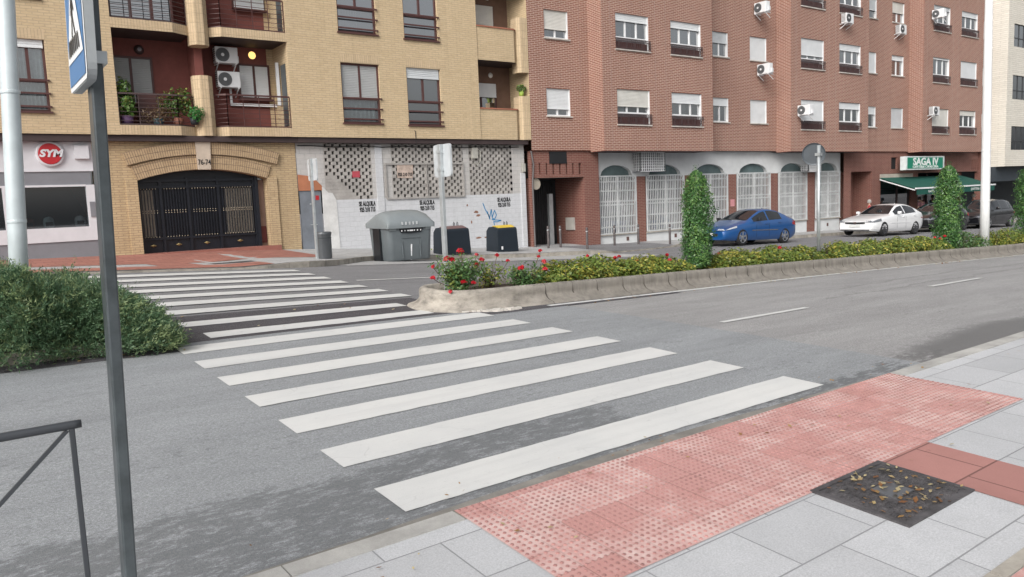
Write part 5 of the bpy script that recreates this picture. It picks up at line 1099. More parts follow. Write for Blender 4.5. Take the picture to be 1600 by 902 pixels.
crossing_sign('back of square crossing sign on the far pavement by litter bin', 7.12, 17.9, zg(7.1, 17.9) + .1, 2.9, .27, 2.64, 1, .255, .03, (.05, .085))
rs = thing('round_sign', 'dark back of round road sign on grey post in hedge', 'sign', (14.95, 9.6, zs(14.95)))
q = MB(); q.tube([(14.95, 9.6, zs(14.95) - .1), (14.95, 9.6, 2.6)], .036, 14); q.build('post', galv, rs, True)
d = Vector((.82, .57, 0)); c0 = Vector((14.86, 9.66, 2.42)); tq = d.to_track_quat('Z', 'Y').to_matrix().to_4x4(); q = MB(); q.lathe([(0, 0), (.2, .0), (.235, -.012), (.238, .012), (.225, .016), (0, .016)], (0, 0, 0), 36)
o = q.build('disc', mat('sign_back_dark', (.05, .06, .07), .45, .2), rs); o.data.transform(Matrix.Translation(c0 + d * .05) @ tq)
q = MB(); q.box(14.9, 15.0, 9.55, 9.66, 2.38, 2.44); q.build('clamp', galv, rs)
# tubular rail on the near kerb
rl = thing('guard_rail', 'dark tubular pedestrian guard rail at bottom left corner', 'railing', (-.6, 3.1, .05)); rm = mat('anthracite_rail_paint', (.055, .06, .068), .38, .2, var=.06)
q = MB(); q.tube([(-1.75, 3.1, 1.0), (-1.7, 3.1, 1.012), (.29, 3.1, 1.012), (.315, 3.1, 1.012)], [.0145, .0155, .0155, .0145], 18); q.build('top_tube', rm, rl, True)
for x in (.283, -1.7): q = MB(); q.box(x - .008, x + .010, 3.09, 3.11, zg(x, 3.1) + .01, 1.0); q.build('leg', rm, rl, bevel=.003)
for x, sx in ((.27, -1), (-1.69, 1)): q = MB(); q.beam((x, 3.1, .995), (x + sx * .9, 3.1, .13), .012, .013); q.build('brace', rm, rl)
q = MB(); q.box(-1.69, .27, 3.085, 3.115, .1, .13); q.build('lower_bar', rm, rl)

# ------------------------------------------------------------------ containers, bins, bollards
def container():
    x0, x1, y0, y1 = 9.45, 10.84, 18.72, 19.95; zb = zg(10.1, 19) + .02; t = thing('waste_container', 'big grey plastic waste container with domed lid at the kerb', 'waste container', ((x0 + x1) / 2, (y0 + y1) / 2, zb))
    gp = mat('grey_container_plastic', (.125, .145, .155), .45, var=.08, vs=2); gp2 = mat('lighter_lid_plastic', (.20, .225, .235), .42, var=.07, vs=2)
    b = MB(); ti = .07
    def ring(z, e, r_=.16):
        pts = []
        for sx, sy, a0 in ((1, 1, 0), (-1, 1, 90), (-1, -1, 180), (1, -1, 270)):
            cx = (x1 - e - r_) if sx > 0 else (x0 + e + r_); cy = (y1 - e - r_) if sy > 0 else (y0 + e + r_)
            for k2 in range(6): tt = math.radians(a0 + 18 * k2); pts.append((cx + r_ * math.cos(tt), cy + r_ * math.sin(tt), z))
        return pts
    R_ = [ring(zb + .02, .07), ring(zb + .06, .045), ring(zb + .5, .025), ring(zb + .95, .0), ring(zb + .98, .0), ring(zb + .98, .03)]; n = 24
    for r_ in R_: b.v += r_
    for i in range(len(R_) - 1):
        for j in range(n): b.f.append((i * n + j, i * n + (j + 1) % n, (i + 1) * n + (j + 1) % n, (i + 1) * n + j)); b.m.append(0)
    b.f.append(tuple(range(n - 1, -1, -1))); b.m.append(0); b.f.append(tuple((len(R_) - 1) * n + j for j in range(n))); b.m.append(0); b.build('body', gp, t, True)
    l = MB(); m_ = 14; lx0, lx1 = x0 - .035, x1 + .03
    prof_ = [(y0 - .05, zb + .90), (y0 - .06, zb + 1.02), (y0 + .02, zb + 1.14), (y0 + .22, zb + 1.30), (y0 + .5, zb + 1.38), (y0 + .8, zb + 1.34), (y1 - .1, zb + 1.2), (y1 + .05, zb + 1.04), (y1 + .05, zb + .92)]
    xsn = [0, .008, .03, .075, .15, .3, .5, .7, .85, .925, .97, .992, 1]; hs_ = [.0, .38, .68, .86, .95, 1., 1.02, 1., .95, .86, .68, .38, .0]
    for a_, hh in zip(xsn, hs_):
        for (y, z) in prof_: base = zb + .94; l.v.append((lx0 + (lx1 - lx0) * a_, y if hh > .3 else y + ((y0 + y1) / 2 - y) * .05, base + (z - base) * (hh if z > base + .1 else 1)))
    kk = len(prof_)
    for i in range(len(xsn) - 1):
        for j in range(kk - 1): l.f.append((i * kk + j, i * kk + j + 1, (i + 1) * kk + j + 1, (i + 1) * kk + j)[::-1]); l.m.append(0)
    l.f.append(tuple(range(kk))); l.m.append(0); l.f.append(tuple((len(xsn) - 1) * kk + j for j in range(kk - 1, -1, -1))); l.m.append(0)
    l.build('lid', gp2, t, True)
    cx = (x0 + x1) / 2; black = mat('black_plastic', (.012, .014, .017), .4)
    q = MB(); q.prism([(cx - .36, y0 - .022, zb + .86), (cx - .3, y0 - .022, zb + .78), (cx, y0 - .022, zb + .76), (cx + .3, y0 - .022, zb + .78), (cx + .36, y0 - .022, zb + .86), (cx + .35, y0 - .022, zb + .90), (cx - .35, y0 - .022, zb + .90)], (0, .06, 0)); po_ = q.build('label_panel', black, t)
    for i, w_ in enumerate((.03, .02, .035, .11, .03, .035, .03)): x = cx - .29 + .096 * i; q = MB(); q.box(x - w_ / 2, x + w_ / 2, y0 - .026, y0 - .023, zb + .815, zb + .85); q.build('icon', white, po_)
    q = MB(); q.box(cx - .28, cx + .28, y0 - .002, y0 + .03, zb + .63, zb + .66); q.box(cx - .28, cx - .26, y0 + .0, y0 + .03, zb + .1, zb + .56); q.box(cx + .26, cx + .28, y0 + .0, y0 + .03, zb + .1, zb + .56); q.build('moulded_frame', gp, t)
    q = MB(); q.prism([(cx - .012, y0 - .012, zb + .46), (cx + .012, y0 - .012, zb + .46), (cx + .018, y0 + .06, zb + .03), (cx - .018, y0 + .06, zb + .03)], (0, .03, 0)); q.build('reflective_strip', white, t)
    q = MB(); q.box(x0 - .03, x0 + .06, y0 + .45, y0 + .85, zb + .02, zb + .96); q.box(x0 - .05, x0 - .0, y0 + .42, y0 + .6, zb + .45, zb + .9); q.build('lifting_column', black, t)
    for x in (x0 + .16, x1 - .16): q = MB(); q.box(x - .09, x + .09, y0 - .012, y0 + .04, zb + .84, zb + .93); q.build('lid_hinge', gp2, t, bevel=.01)
    q = MB()
    for i in range(5): q.box(cx - .3 + i * .11, cx - .26 + i * .11, y0 - .075, y0 - .05, zb + .99, zb + 1.07)
    q.build('worn_sticker', mat('worn_white', (.45, .47, .48), .7), t)
container()
def igloo(label, x0, x1, y0, y1, lidc, lidn):
    zb = zg((x0 + x1) / 2, y0) + .13; t = thing('recycling_bin', label, 'recycling bin', ((x0 + x1) / 2, y0, zb), 'dark recycling bins by the whitewashed wall'); navy_p = mat('dark_blue_bin', (.008, .015, .024), .5, var=.1)
    h = .84; q = MB(); e = .07
    side = [(y0, 0), (y0 + .03, h * .90), (y0 + .08, h * .96), (y1 - .35, h * 1.02), (y1 - .15, h), (y1 - .02, h * .85), (y1, 0)]
    q.prism([(x0, y, zb + z) for y, z in side], (x1 - x0, 0, 0)); bo = q.build('body', navy_p, t, bevel=.02)
    for v_ in bo.data.vertices:
        f = (v_.co.z - zb) / h; c_ = (x0 + x1) / 2; v_.co.x = c_ + (v_.co.x - c_) * (1 - e * f)
    q = MB(); xi0, xi1 = x0 + .12, x1 - .06
    q.prism([(xi0, y0 + .06, zb + h * .90), (xi0, y0 + .12, zb + h * .985), (xi0, y1 - .4, zb + h * 1.06), (xi0, y1 - .25, zb + h * 1.04), (xi0, y1 - .2, zb + h * .8), (xi0, y0 + .1, zb + h * .78)], (xi1 - xi0, 0, 0)); q.build('lid', mat(lidn, lidc, .55), t, bevel=.015)
    for x in (x0 + (x1 - x0) * .62, x0 + (x1 - x0) * .75): q = MB(); q.tube([(x, y1 - .35, zb + h), (x, y1 - .33, zb + h + .12), (x + .03, y1 - .31, zb + h + .16), (x + .06, y1 - .31, zb + h + .12), (x + .06, y1 - .32, zb + h)], .012, 6); q.build('lifting_hook', galvd, t)
    q = MB(); q.box(x0 + .15, x0 + .21, y0 - .012, y0 + .003, zb + .1, zb + .2); q.build('sticker', white, t) if lidn[0] == 'y' else None
igloo('wider dark recycling bin with brownish lid behind the sign post', 12.14, 13.08, 20.3, 21.05, (.16, .10, .10), 'brown_bin_lid'); igloo('narrower dark recycling bin with yellow lid near the blue graffiti', 14.56, 15.42, 21.0, 21.7, (.58, .42, .05), 'yellow_bin_lid')
lb_ = thing('litter_bin', 'grey cylindrical metal litter bin beside the crossing sign', 'litter bin', (7.47, 18.25, zg(7.5, 18.2) + .1)); zb = zg(7.47, 18.25) + .11
q = MB(); q.lathe([(.165, 0), (.17, .04), (.172, .56), (.18, .58), (.19, .64), (.175, .655), (.15, .66), (.15, .3), (0, .28)], (7.47, 18.25, zb + .03), 28); q.build('drum', mat('pewter_metal', (.135, .145, .155), .38, .5, var=.1), lb_, True)
q = MB(); q.lathe([(.13, 0), (.14, .03), (0, .03)], (7.47, 18.25, zb - .01), 20); q.build('base', galvd, lb_); q = MB(); q.lathe([(.174, .50), (.178, .505), (.178, .515), (.174, .52)], (7.47, 18.25, zb + .03), 28); q.build('band', galvd, lb_)
bm = mat('bollard_paint', (.10, .085, .085), .5, .2, var=.2); first = None
for (x, y, lab) in ((17.72, 22.3, 'bollard with pale cap at the left jamb of the garage door'), (18.62, 22.7, 'thin bollard in front of the steel garage door post'), (18.98, 21.6, 'bollard at the kerb left of the first white arch'), (21.3, 22.6, 'bollard in front of the middle of the first white grille'), (22.62, 22.6, 'bollard in front of the brick pillar between first two arches'), (23.38, 21.6, 'bollard in front of the second white grille by the tree')):
    z = zg(x, y) + ph(x, y) - .02
    if first is None:
        t = thing('bollard', lab, 'bollard', (x, y, z), 'bollards on the far pavement', True); q = MB(); q.lathe([(.045, 0), (.045, .66), (.043, .665), (.043, .70), (.045, .705), (.045, .80), (.035, .83), (0, .835)], (0, 0, 0), 16); q.build('tube', bm, t, True); q = MB(); q.lathe([(.047, .67), (.047, .70)], (0, 0, 0), 16); q.build('band', galv, t); first = t
    else: dup(first, (x, y, z), 0, lab)

# ------------------------------------------------------------------ ground details
mh = thing('manhole_cover', 'square cast iron cover with fallen leaves set in the near pavement', 'manhole cover', (4.08, 2.17, .04))
X0, X1, Y0, Y1 = 3.72, 4.42, 1.885, 2.435; cast = mat('cast_iron', (.085, .08, .084), .65, .2, var=.35, vs=9, bmp=.3)
def zt(x, y): return zg(x, y) + .03
q = MB()
for a, b, c, d in ((X0, X1, Y0, Y0 + .03), (X0, X1, Y1 - .03, Y1), (X0, X0 + .03, Y0 + .03, Y1 - .03), (X1 - .03, X1, Y0 + .03, Y1 - .03)): q.box(a, b, c, d, zt(4.07, 2.16) - .03, zt(4.07, 2.16) + .004)
q.build('frame', cast, mh); q = MB(); q.box(X0 + .034, X1 - .034, Y0 + .034, Y1 - .034, zt(4.07, 2.16) - .03, zt(4.07, 2.16) - .002)
zc = zt(4.07, 2.16) - .002
for i in range(16):
    for j in range(12):
        x, y = X0 + .06 + i * .0385, Y0 + .06 + j * .0385
        if abs(x - 4.07) < .1 and abs(y - 2.16) < .09: continue
        if (i + j) % 2: q.box(x - .015, x + .015, y - .006, y + .006, zc, zc + .006)
        else: q.box(x - .006, x + .006, y - .015, y + .015, zc, zc + .006)
q.build('plate', cast, mh); q = MB(); q.box(4.07 - .09, 4.07 + .09, 2.16 - .075, 2.16 + .075, zc - .001, zc + .007); q.build('badge_plate', mat('worn_steel', (.15, .155, .165), .4, .5), mh)
for c_ in mh.children:
    for v_ in c_.data.vertices: v_.co.z += zg(v_.co.x, v_.co.y) - zg(4.07, 2.16)
dc = MB(); dc.box(4.7, 5.75, 18.15, 18.6, zg(5.2, 18.4) + .03, zg(5.2, 18.4) + .062); tag(dc.build('drain_cover', cast, None), 'dark rusty rectangular cover in the far red paving', 'drain cover')
def fallen(name, label, pts, size, lm, lift):
    n = len(pts); P = np.array([(x, y, zg(x, y) + lift) for x, y in pts]); a = RNG.normal(size=(n, 3)) * np.array([1, 1, .12]); a /= np.linalg.norm(a, axis=1)[:, None]; b = np.cross(np.array([0, 0, 1.]), a); b /= np.linalg.norm(b, axis=1)[:, None]; b[:, 2] += RNG.normal(size=n) * .2
    s_ = RNG.uniform(.5, 1.2, (n, 1)) * size; V = np.stack([P - a * s_ * .5, P + b * s_ * .28 + [0, 0, .004], P + a * s_ * .5 + [0, 0, .006], P - b * s_ * .28 + [0, 0, .003]], 1).reshape(-1, 3)
    o = npmesh(name, V, np.arange(4 * n).reshape(-1, 4), lm, None, RNG.random(n)); return tag(o, label, 'leaves', kind='stuff')
FL = leaf_mat('fallen_leaf', (.20, .085, .035), (.42, .28, .10), (.45, .38, .22), .02)
pts = [(random.uniform(X0 + .03, X1 - .03), random.uniform(Y0 + .03, Y1 - .03)) for _ in range(95)]
fallen('fallen_leaves', 'small yellow and brown leaves scattered on the manhole cover', pts, .045, FL, .040)
pts = [(random.uniform(1.2, 9), random.uniform(1.2, 3.4)) for _ in range(75)] + [(random.uniform(1, 7), random.uniform(3.45, 3.75)) for _ in range(26)]
fallen('fallen_leaves', 'brown leaves scattered over the near pavement and gutter', pts, .035, FL, .036)
pts = [(random.uniform(-1, 2), random.uniform(8.45, 8.9)) for _ in range(24)] + [(random.uniform(2.3, 5.3), random.uniform(9, 10.7)) for _ in range(16)] + [(random.uniform(6.5, 30), random.uniform(8.4, 8.62)) for _ in range(130)]
fallen('fallen_leaves', 'dry leaves caught along the median gutters', pts, .06, FL, .022)

# ------------------------------------------------------------------ cars
tyre = mat('tyre_rubber', (.012, .012, .013), .75); alloy = mat('alloy_rim', (.42, .43, .45), .3, .8, var=.04); alloyd = mat('dark_alloy_rim', (.12, .12, .13), .35, .7, var=.04)
carglass, _nt, _b = newmat('car_glass'); _b.inputs['Base Color'].default_value = (.012, .014, .017, 1); _b.inputs['Roughness'].default_value = .03; _b.inputs['IOR'].default_value = 1.7
chrome = mat('chrome', (.6, .6, .62), .12, 1., var=.02); lampg = mat('headlamp_clear', (.55, .58, .62), .12, .3, var=.05); lampd = mat('headlamp_dark', (.20, .21, .23), .12, .3, var=.05); lampr = mat('tail_red', (.30, .01, .012), .2); plastic = mat('black_trim', (.015, .015, .017), .5); platem = mat('number_plate', (.62, .63, .62), .5)
def paint(name, c, metal=.3):
    m, nt, b = newmat(name); b.inputs['Base Color'].default_value = (*c, 1); b.inputs['Metallic'].default_value = metal; b.inputs['Roughness'].default_value = .32; b.inputs['Coat Weight'].default_value = 1.; b.inputs['Coat Roughness'].default_value = .04
    n = noise(nt, coords(nt), 3, 3); nt.links.new(ramp(nt, n, .3, .7, .28, .40), b.inputs['Roughness']); return m
def car(name_lab, pmat, x, y, zf, zr, L, Wd, wb, fo, top, belt, wins_x, ws, rw, rimm=alloy, rw_r=.325, grille='wide'):
    """car lying along +X with its nose at x=0 (facing -X); near side is -Y"""
    t = thing('parked_car', name_lab, 'car', (x, y, zf - (zr - zf) * fo / wb), 'cars parked along the far kerb', True)
    pitch = math.atan2(zr - zf, wb); t.rotation_euler = (0, -pitch, 0)
    hw = Wd / 2; tx = [p[0] for p in top]; tz = [p[1] for p in top]; bx = [p[0] for p in belt]; bz = [p[1] for p in belt]
    wx = [0, .06, .16, .32, .6, 1.0, 1.6, L - 1.4, L - .7, L - .35, L - .12, L - .03, L]; wv = [.80, .865, .91, .95, .98, .99, 1, 1, .985, .95, .89, .82, .74]
    st_ = sorted(set([round(v_, 3) for v_ in [0, .015, .04, .08, .13, .2, L - .2, L - .13, L - .08, L - .04, L - .015, L] + span(.25, L - .25, .06) + [w_ for pr_ in wins_x for w_ in pr_] + list(ws) + list(rw)]))
    sm = lambda X_, xs_, zs_: float(np.mean([np.interp(X_ + d_, xs_, zs_) for d_ in (-.08, -.04, 0, .04, .08)]))
    ks_ = [0, .12, .25, .38, .5, .62, .74, .86, .95, 1.]; wf = [.90, .96, .985, .998, 1., .998, .99, .975, .955, .925]
    rings = []
    for X_ in st_:
        w_ = hw * float(np.interp(X_, wx, wv)); T = sm(X_, tx, tz); Bz = min(sm(X_, bx, bz), T - .015); zb_ = .19 + .04 * max(0, 1 - X_ / .5) + .14 * max(0, 1 - (L - X_) / .5)
        g_ = min(1, max(0, (T - Bz - .05) / .36)); wr = w_ * (.86 * (1 - g_) + .66 * g_); wbelt = w_ * .925
        half = [(0, zb_), (w_ * .8, zb_)] + [(w_ * f, zb_ + (Bz - zb_) * k_) for k_, f in zip(ks_, wf)]
        te = T - .035 - .02 * g_
        for q_ in (.06, .5, .90, 1.): half.append((wbelt + (wr - wbelt) * (q_ ** 1.15) , Bz + (te - Bz) * q_))
        half += [(wr * .90, te + .022), (wr * .6, T - .008), (wr * .3, T - .002), (0, T)]
        rings.append([(X_, -a_, b_) for a_, b_ in half] + [(X_, a_, b_) for a_, b_ in half[-2:0:-1]])
    nh = len(half); n = len(rings[0]); V = [p for r_ in rings for p in r_]; F = []; M = []
    IB = 2 + len(ks_) - 1   # index of belt point
    def cls(j, xm):
        jj = j if j < nh - 1 else n - 1 - j     # mirrored segment index
        if IB + 1 <= jj <= IB + 2 and any(a_ < xm < b_ for a_, b_ in wins_x): return 1
        if jj >= IB + 5 and ws[0] < xm < ws[1]: return 2
        if jj >= IB + 5 and rw[0] < xm < rw[1]: return 3
        if jj == IB + 4 and (ws[0] < xm < ws[1]): return 0
        if IB <= jj <= IB and any(a_ - .03 < xm < b_ + .03 for a_, b_ in wins_x): return 4
        return 0
    for i in range(len(rings) - 1):
        for j in range(n): F.append((i * n + j, i * n + (j + 1) % n, (i + 1) * n + (j + 1) % n, (i + 1) * n + j)); M.append(cls(j, (st_[i] + st_[i + 1]) / 2))
    F.append(tuple(range(n - 1, -1, -1))); M.append(0); F.append(tuple((len(rings) - 1) * n + j for j in range(n))); M.append(0)
    me = bpy.data.meshes.new('b'); me.from_pydata(V, [], [f[::-1] for f in F]); 
    for _ in range(6): me.materials.append(pmat)
    me.polygons.foreach_set('material_index', np.array(M, np.int32)); me.update(); tmp = bpy.data.objects.new('b', me); COL.objects.link(tmp); cuts = []
    for cx_ in (fo, fo + wb):
        for sy in (-1, 1):
            cm = MB(); cm.tube([(cx_, sy * (hw + .1), rw_r), (cx_, sy * (hw - .27), rw_r)], rw_r + .055, 28); co_ = cm.build('cut', [pmat] * 5 + [plastic], None); co_.data.polygons.foreach_set('material_index', np.full(len(co_.data.polygons), 5, np.int32)); cuts.append(co_)
            md = tmp.modifiers.new('c', 'BOOLEAN'); md.operation = 'DIFFERENCE'; md.object = co_; md.solver = 'EXACT'
    dg = bpy.context.evaluated_depsgraph_get(); ev = tmp.evaluated_get(dg); m2 = bpy.data.meshes.new_from_object(ev)
    vs_ = np.array([v_.co for v_ in m2.vertices]); groups = {}
    for p_ in m2.polygons:
        c_ = p_.center; k_ = p_.material_index
        if k_ == 5 or min(math.hypot(c_.x - fo, c_.z - rw_r), math.hypot(c_.x - fo - wb, c_.z - rw_r)) < rw_r + .052 and abs(p_.normal.y) < .995 and abs(c_.y) < hw + .02 and c_.z < rw_r * 2 + .1 and k_ == 5: k_ = 5
        if k_ == 1: k_ = ('w', c_.y > 0, [i for i, (a_, b_) in enumerate(wins_x) if a_ < c_.x < b_][0])
        groups.setdefault(k_, []).append(tuple(p_.vertices))
    bpy.data.objects.remove(tmp); [bpy.data.objects.remove(c_) for c_ in cuts]
    def part(nm, fs, m, par=t):
        ids = sorted({i for f in fs for i in f}); mp = {a_: b_ for b_, a_ in enumerate(ids)}; mb_ = MB(); mb_.v = [tuple(vs_[i]) for i in ids]; mb_.f = [tuple(mp[i] for i in f) for f in fs]; mb_.m = [0] * len(fs); 
        o_ = mb_.build(nm, m, par, True); 
        return o_
    bf = groups.get(0, []) + groups.get(5, []); mb_ = MB(); ids = sorted({i for f in bf for i in f}); mp = {a_: b_ for b_, a_ in enumerate(ids)}; mb_.v = [tuple(vs_[i]) for i in ids]; mb_.f = [tuple(mp[i] for i in f) for f in bf]; mb_.m = [0] * len(groups.get(0, [])) + [1] * len(groups.get(5, [])); body = mb_.build('body', [pmat, plastic], t, True)
    try: body.data.set_sharp_from_angle(angle=math.radians(38))
    except Exception: pass
    for k_, fs in groups.items():
        if k_ == 2: part('windscreen', fs, carglass)
        elif k_ == 3: part('rear_window', fs, carglass)
        elif k_ == 4: part('window_trim', fs, plastic)
        elif isinstance(k_, tuple): part('side_window', fs, carglass)
    for cx_ in (fo, fo + wb):
        for sy in (-1, 1):
            wm = MB(); yy = sy * (hw - .11); s2 = rw_r
            wm.lathe([(s2 * .66, -.10), (s2 * .9, -.105), (s2 * .985, -.08), (s2, -.04), (s2, .04), (s2 * .985, .08), (s2 * .9, .105), (s2 * .66, .10)], (cx_, yy, s2), 32, axis='y'); wo = wm.build('wheel', tyre, t, True)
            rm_ = MB(); fy = yy + sy * .095; rm_.lathe([(s2 * .60, -.0), (s2 * .67, -.012 * sy * -1), (s2 * .68, .0)], (cx_, fy, s2), 28, axis='y')
            for k2 in range(5 if rimm is alloy else 10):
                a_ = 2 * math.pi * k2 / (5 if rimm is alloy else 10) + .3; wsp = .075 if rimm is alloy else .035; rm_.beam((cx_ + .02 * math.cos(a_), fy - sy * .01, s2 + .02 * math.sin(a_)), (cx_ + s2 * .64 * math.cos(a_), fy - sy * .0, s2 + s2 * .64 * math.sin(a_)), wsp, .02, up=(0, 1, 0))
            rm_.lathe([(0, -.015), (.05, -.012), (.055, .012), (0, .015)], (cx_, fy, s2), 14, axis='y'); rm_.build('rim', rimm, wo)
            hb_ = MB(); hb_.lathe([(0, -.01), (s2 * .66, -.01), (s2 * .66, .01), (0, .01)], (cx_, yy + sy * .04, s2), 24, axis='y'); hb_.build('brake_disc', plastic, wo)
    def nose(yv, zv):   # x of the nose surface at a given half width
        Zf = float(np.interp((zv - .3) / .5, [0, .5, 1], [.985, 1, .94])); return float(np.interp(abs(yv) / (hw * Zf), wv[:6], wx[:6]))
    def noseband(nm, ya, yb_, z0f, z1f, m, nseg=12, out=.012):
        q = MB(); pts = [ya + (yb_ - ya) * i / nseg for i in range(nseg + 1)]
        for a_, b_ in zip(pts, pts[1:]):
            A0, A1, B0, B1 = z0f(a_), z1f(a_), z0f(b_), z1f(b_); xa, xb = nose(a_, .5), nose(b_, .5); q.quad((xa - out, a_, A0), (xb - out, b_, B0), (xb - out + .02, b_, B1), (xa - out + .02, a_, A1)) if a_ > b_ else q.quad((xb - out, b_, B0), (xa - out, a_, A0), (xa - out + .02, a_, A1), (xb - out + .02, b_, B1))
        return q.build(nm, m, t)
    c1 = lambda v_: (lambda _y: v_)
    if grille == 'low':
        noseband('grille', .48, -.48, lambda v_: .36 + .04 * abs(v_), lambda v_: .55 - .06 * abs(v_) ** 2, plastic); noseband('bumper_strip', .6, -.6, c1(.565), c1(.58), chrome)
    else:
        noseband('grille', .48, -.48, lambda v_: .52 + .05 * abs(v_), c1(.68), plastic); noseband('lower_intake', .7, -.7, c1(.24), c1(.32), plastic)
        noseband('badge', .06, -.06, c1(.57), c1(.63), chrome, 2, .02)
    noseband('number_plate', .26, -.26, c1(.40), c1(.50), platem, 4, .03)
    for sy in (-1, 1):
        hl = MB(); ya, yb_ = sy * hw * .62, sy * hw * .90; ns = 8; zz = lambda u: (.60 + .06 * u, .70 + .085 * u) if grille != 'low' else (.60 + .10 * u, .665 + .16 * u)
        P0_ = []
        for i in range(ns + 1):
            u = i / ns; X_ = .07 + u * .58; w_ = hw * float(np.interp(X_, wx, wv)); z0_, z1_ = zz(u); z1_ = min(z1_, sm(X_, bx, bz) + .01) if True else z1_
            P0_.append(((X_, sy * (w_ * .992 + .006), z0_), (X_, sy * (w_ * .965 + .006), z1_)))
        for (a_, b_), (c_, d_) in zip(P0_, P0_[1:]): hl.quad(a_, c_, d_, b_) if sy < 0 else hl.quad(c_, a_, b_, d_)
        x_in = .06; 
        fr_pts = [(nose(sy * hw * f, .6) - .01, sy * hw * f) for f in (.52, .62, .72, .8)]
        for (xa, ya_), (xb, yb2) in zip(fr_pts, fr_pts[1:]): hl.quad((xb, yb2, zz(0)[0]), (xa, ya_, zz(0)[0] + .01), (xa + .03, ya_, zz(0)[1] - .02), (xb + .02, yb2, zz(0)[1])) if sy < 0 else hl.quad((xa, ya_, zz(0)[0] + .01), (xb, yb2, zz(0)[0]), (xb + .02, yb2, zz(0)[1]), (xa + .03, ya_, zz(0)[1] - .02))
        (xa, ya_), A_, B_ = fr_pts[-1], P0_[0][0], P0_[0][1]; hl.v += [(xa, ya_, zz(0)[0]), (xa + .02, ya_, zz(0)[1])]; i0 = len(hl.v) - 2; j0 = hl.v.index(tuple(A_)); j1 = hl.v.index(tuple(B_)); hl.f.append((j0, i0, i0 + 1, j1) if sy < 0 else (i0, j0, j1, i0 + 1)); hl.m.append(0)
        hl.build('headlight', lampg if grille == 'low' else lampd, t)
        tl = MB(); P0_ = []
        for i in range(6):
            u = i / 5; X_ = L - .05 - u * .38; w_ = hw * float(np.interp(X_, wx, wv)); P0_.append(((X_, sy * (w_ * .992 + .006), .74 + .04 * u), (X_, sy * (w_ * .955 + .008), min(.93, sm(X_, bx, bz) - .02))))
        for (a_, b_), (c_, d_) in zip(P0_, P0_[1:]): tl.quad(c_, a_, b_, d_) if sy < 0 else tl.quad(a_, c_, d_, b_)
        tl.build('tail_light', lampr, t)
        mr = MB(); xm_ = wins_x[0][0] + .12; zb_ = sm(xm_, bx, bz); mr.box(xm_ - .05, xm_ + .10, sy * hw - .0 if sy > 0 else -hw - .17, hw + .17 if sy > 0 else -hw + .0, zb_ + .03, zb_ + .16); mr.build('wing_mirror', pmat if grille != 'low' else plastic, t, bevel=.035)
        if grille == 'low': fg_ = MB(); x_ = .2; fg_.lathe([(0, -.02), (.06, -.015), (.065, .02), (0, .02)], (.14, sy * hw * .83, .40), 12, axis='y'); fg_.build('fog_light', lampg, t)
        st2 = MB(); st2.box(fo + .55, fo + wb - .5, sy * hw - .006 if sy > 0 else -hw - .012, hw + .012 if sy > 0 else -hw + .006, .565, .60); st2.build('side_moulding', chrome if grille == 'low' else pmat, t)
        for xh in (wins_x[0][1] - .15, wins_x[1][1] - .2): dh = MB(); zb_ = sm(xh, bx, bz); dh.box(xh - .09, xh + .09, sy * hw - .02 if sy > 0 else -hw - .02, hw + .02 if sy > 0 else -hw + .02, zb_ - .14, zb_ - .11); dh.build('door_handle', pmat, t, bevel=.008)
        for xs_ in (wins_x[0][0] + .12, wins_x[0][1] + .03):
            sl2 = MB(); sl2.box(xs_ - .003, xs_ + .003, sy * hw * .997 if sy > 0 else -hw - .002, hw + .002 if sy > 0 else -hw * .997, .32, sm(xs_, bx, bz) - .1); sl2.build('door_gap', plastic, t)
    rp = MB(); rp.box(L - .0, L + .015, -.26, .26, .62, .73); rp.build('number_plate', platem, t)
    ant = MB(); xa_ = rw[0] - .15; ant.prism([(xa_ - .08, -.02, sm(xa_, tx, tz) - .005), (xa_ + .08, -.02, sm(xa_, tx, tz) - .015), (xa_ + .07, -.02, sm(xa_, tx, tz) + .05)], (0, .04, 0)); ant.build('aerial', pmat, t)
    return t
S60 = dict(top=[(0, .66), (.1, .72), (.4, .80), (.9, .90), (1.45, .97), (1.6, 1.0), (2.0, 1.22), (2.35, 1.39), (2.7, 1.46), (3.1, 1.47), (3.5, 1.42), (3.9, 1.28), (4.25, 1.13), (4.45, 1.09), (4.62, 1.04), (4.63, .98)], belt=[(0, .62), (.3, .72), (.9, .84), (1.6, .93), (2.6, .97), (3.4, 1.02), (4.0, 1.05), (4.4, 1.03), (4.63, .95)])
P407 = dict(top=[(0, .58), (.1, .64), (.4, .74), (.9, .86), (1.3, .95), (1.5, 1.0), (2.0, 1.22), (2.4, 1.38), (2.75, 1.44), (3.1, 1.44), (3.5, 1.38), (3.9, 1.23), (4.2, 1.10), (4.45, 1.06), (4.65, 1.0), (4.68, .95)], belt=[(0, .55), (.3, .68), (.9, .81), (1.5, .90), (2.6, .96), (3.4, 1.0), (4.0, 1.02), (4.4, .99), (4.68, .9)])
MPV = dict(top=[(0, .66), (.1, .76), (.4, .88), (.8, .98), (1.1, 1.08), (1.5, 1.32), (1.9, 1.52), (2.4, 1.60), (3.2, 1.60), (3.9, 1.52), (4.2, 1.40), (4.4, 1.10), (4.45, .95)], belt=[(0, .62), (.3, .78), (.9, .93), (1.5, .98), (2.6, 1.02), (3.8, 1.06), (4.45, .9)])
HAT = dict(top=[(0, .64), (.1, .72), (.4, .84), (.9, .95), (1.2, 1.02), (1.7, 1.28), (2.1, 1.43), (2.6, 1.48), (3.2, 1.45), (3.7, 1.36), (4.05, 1.16), (4.25, 1.05), (4.3, .92)], belt=[(0, .6), (.3, .74), (.9, .88), (1.5, .94), (2.6, .98), (3.6, 1.03), (4.3, .9)])
def cz(x, y): return zg(x, y)
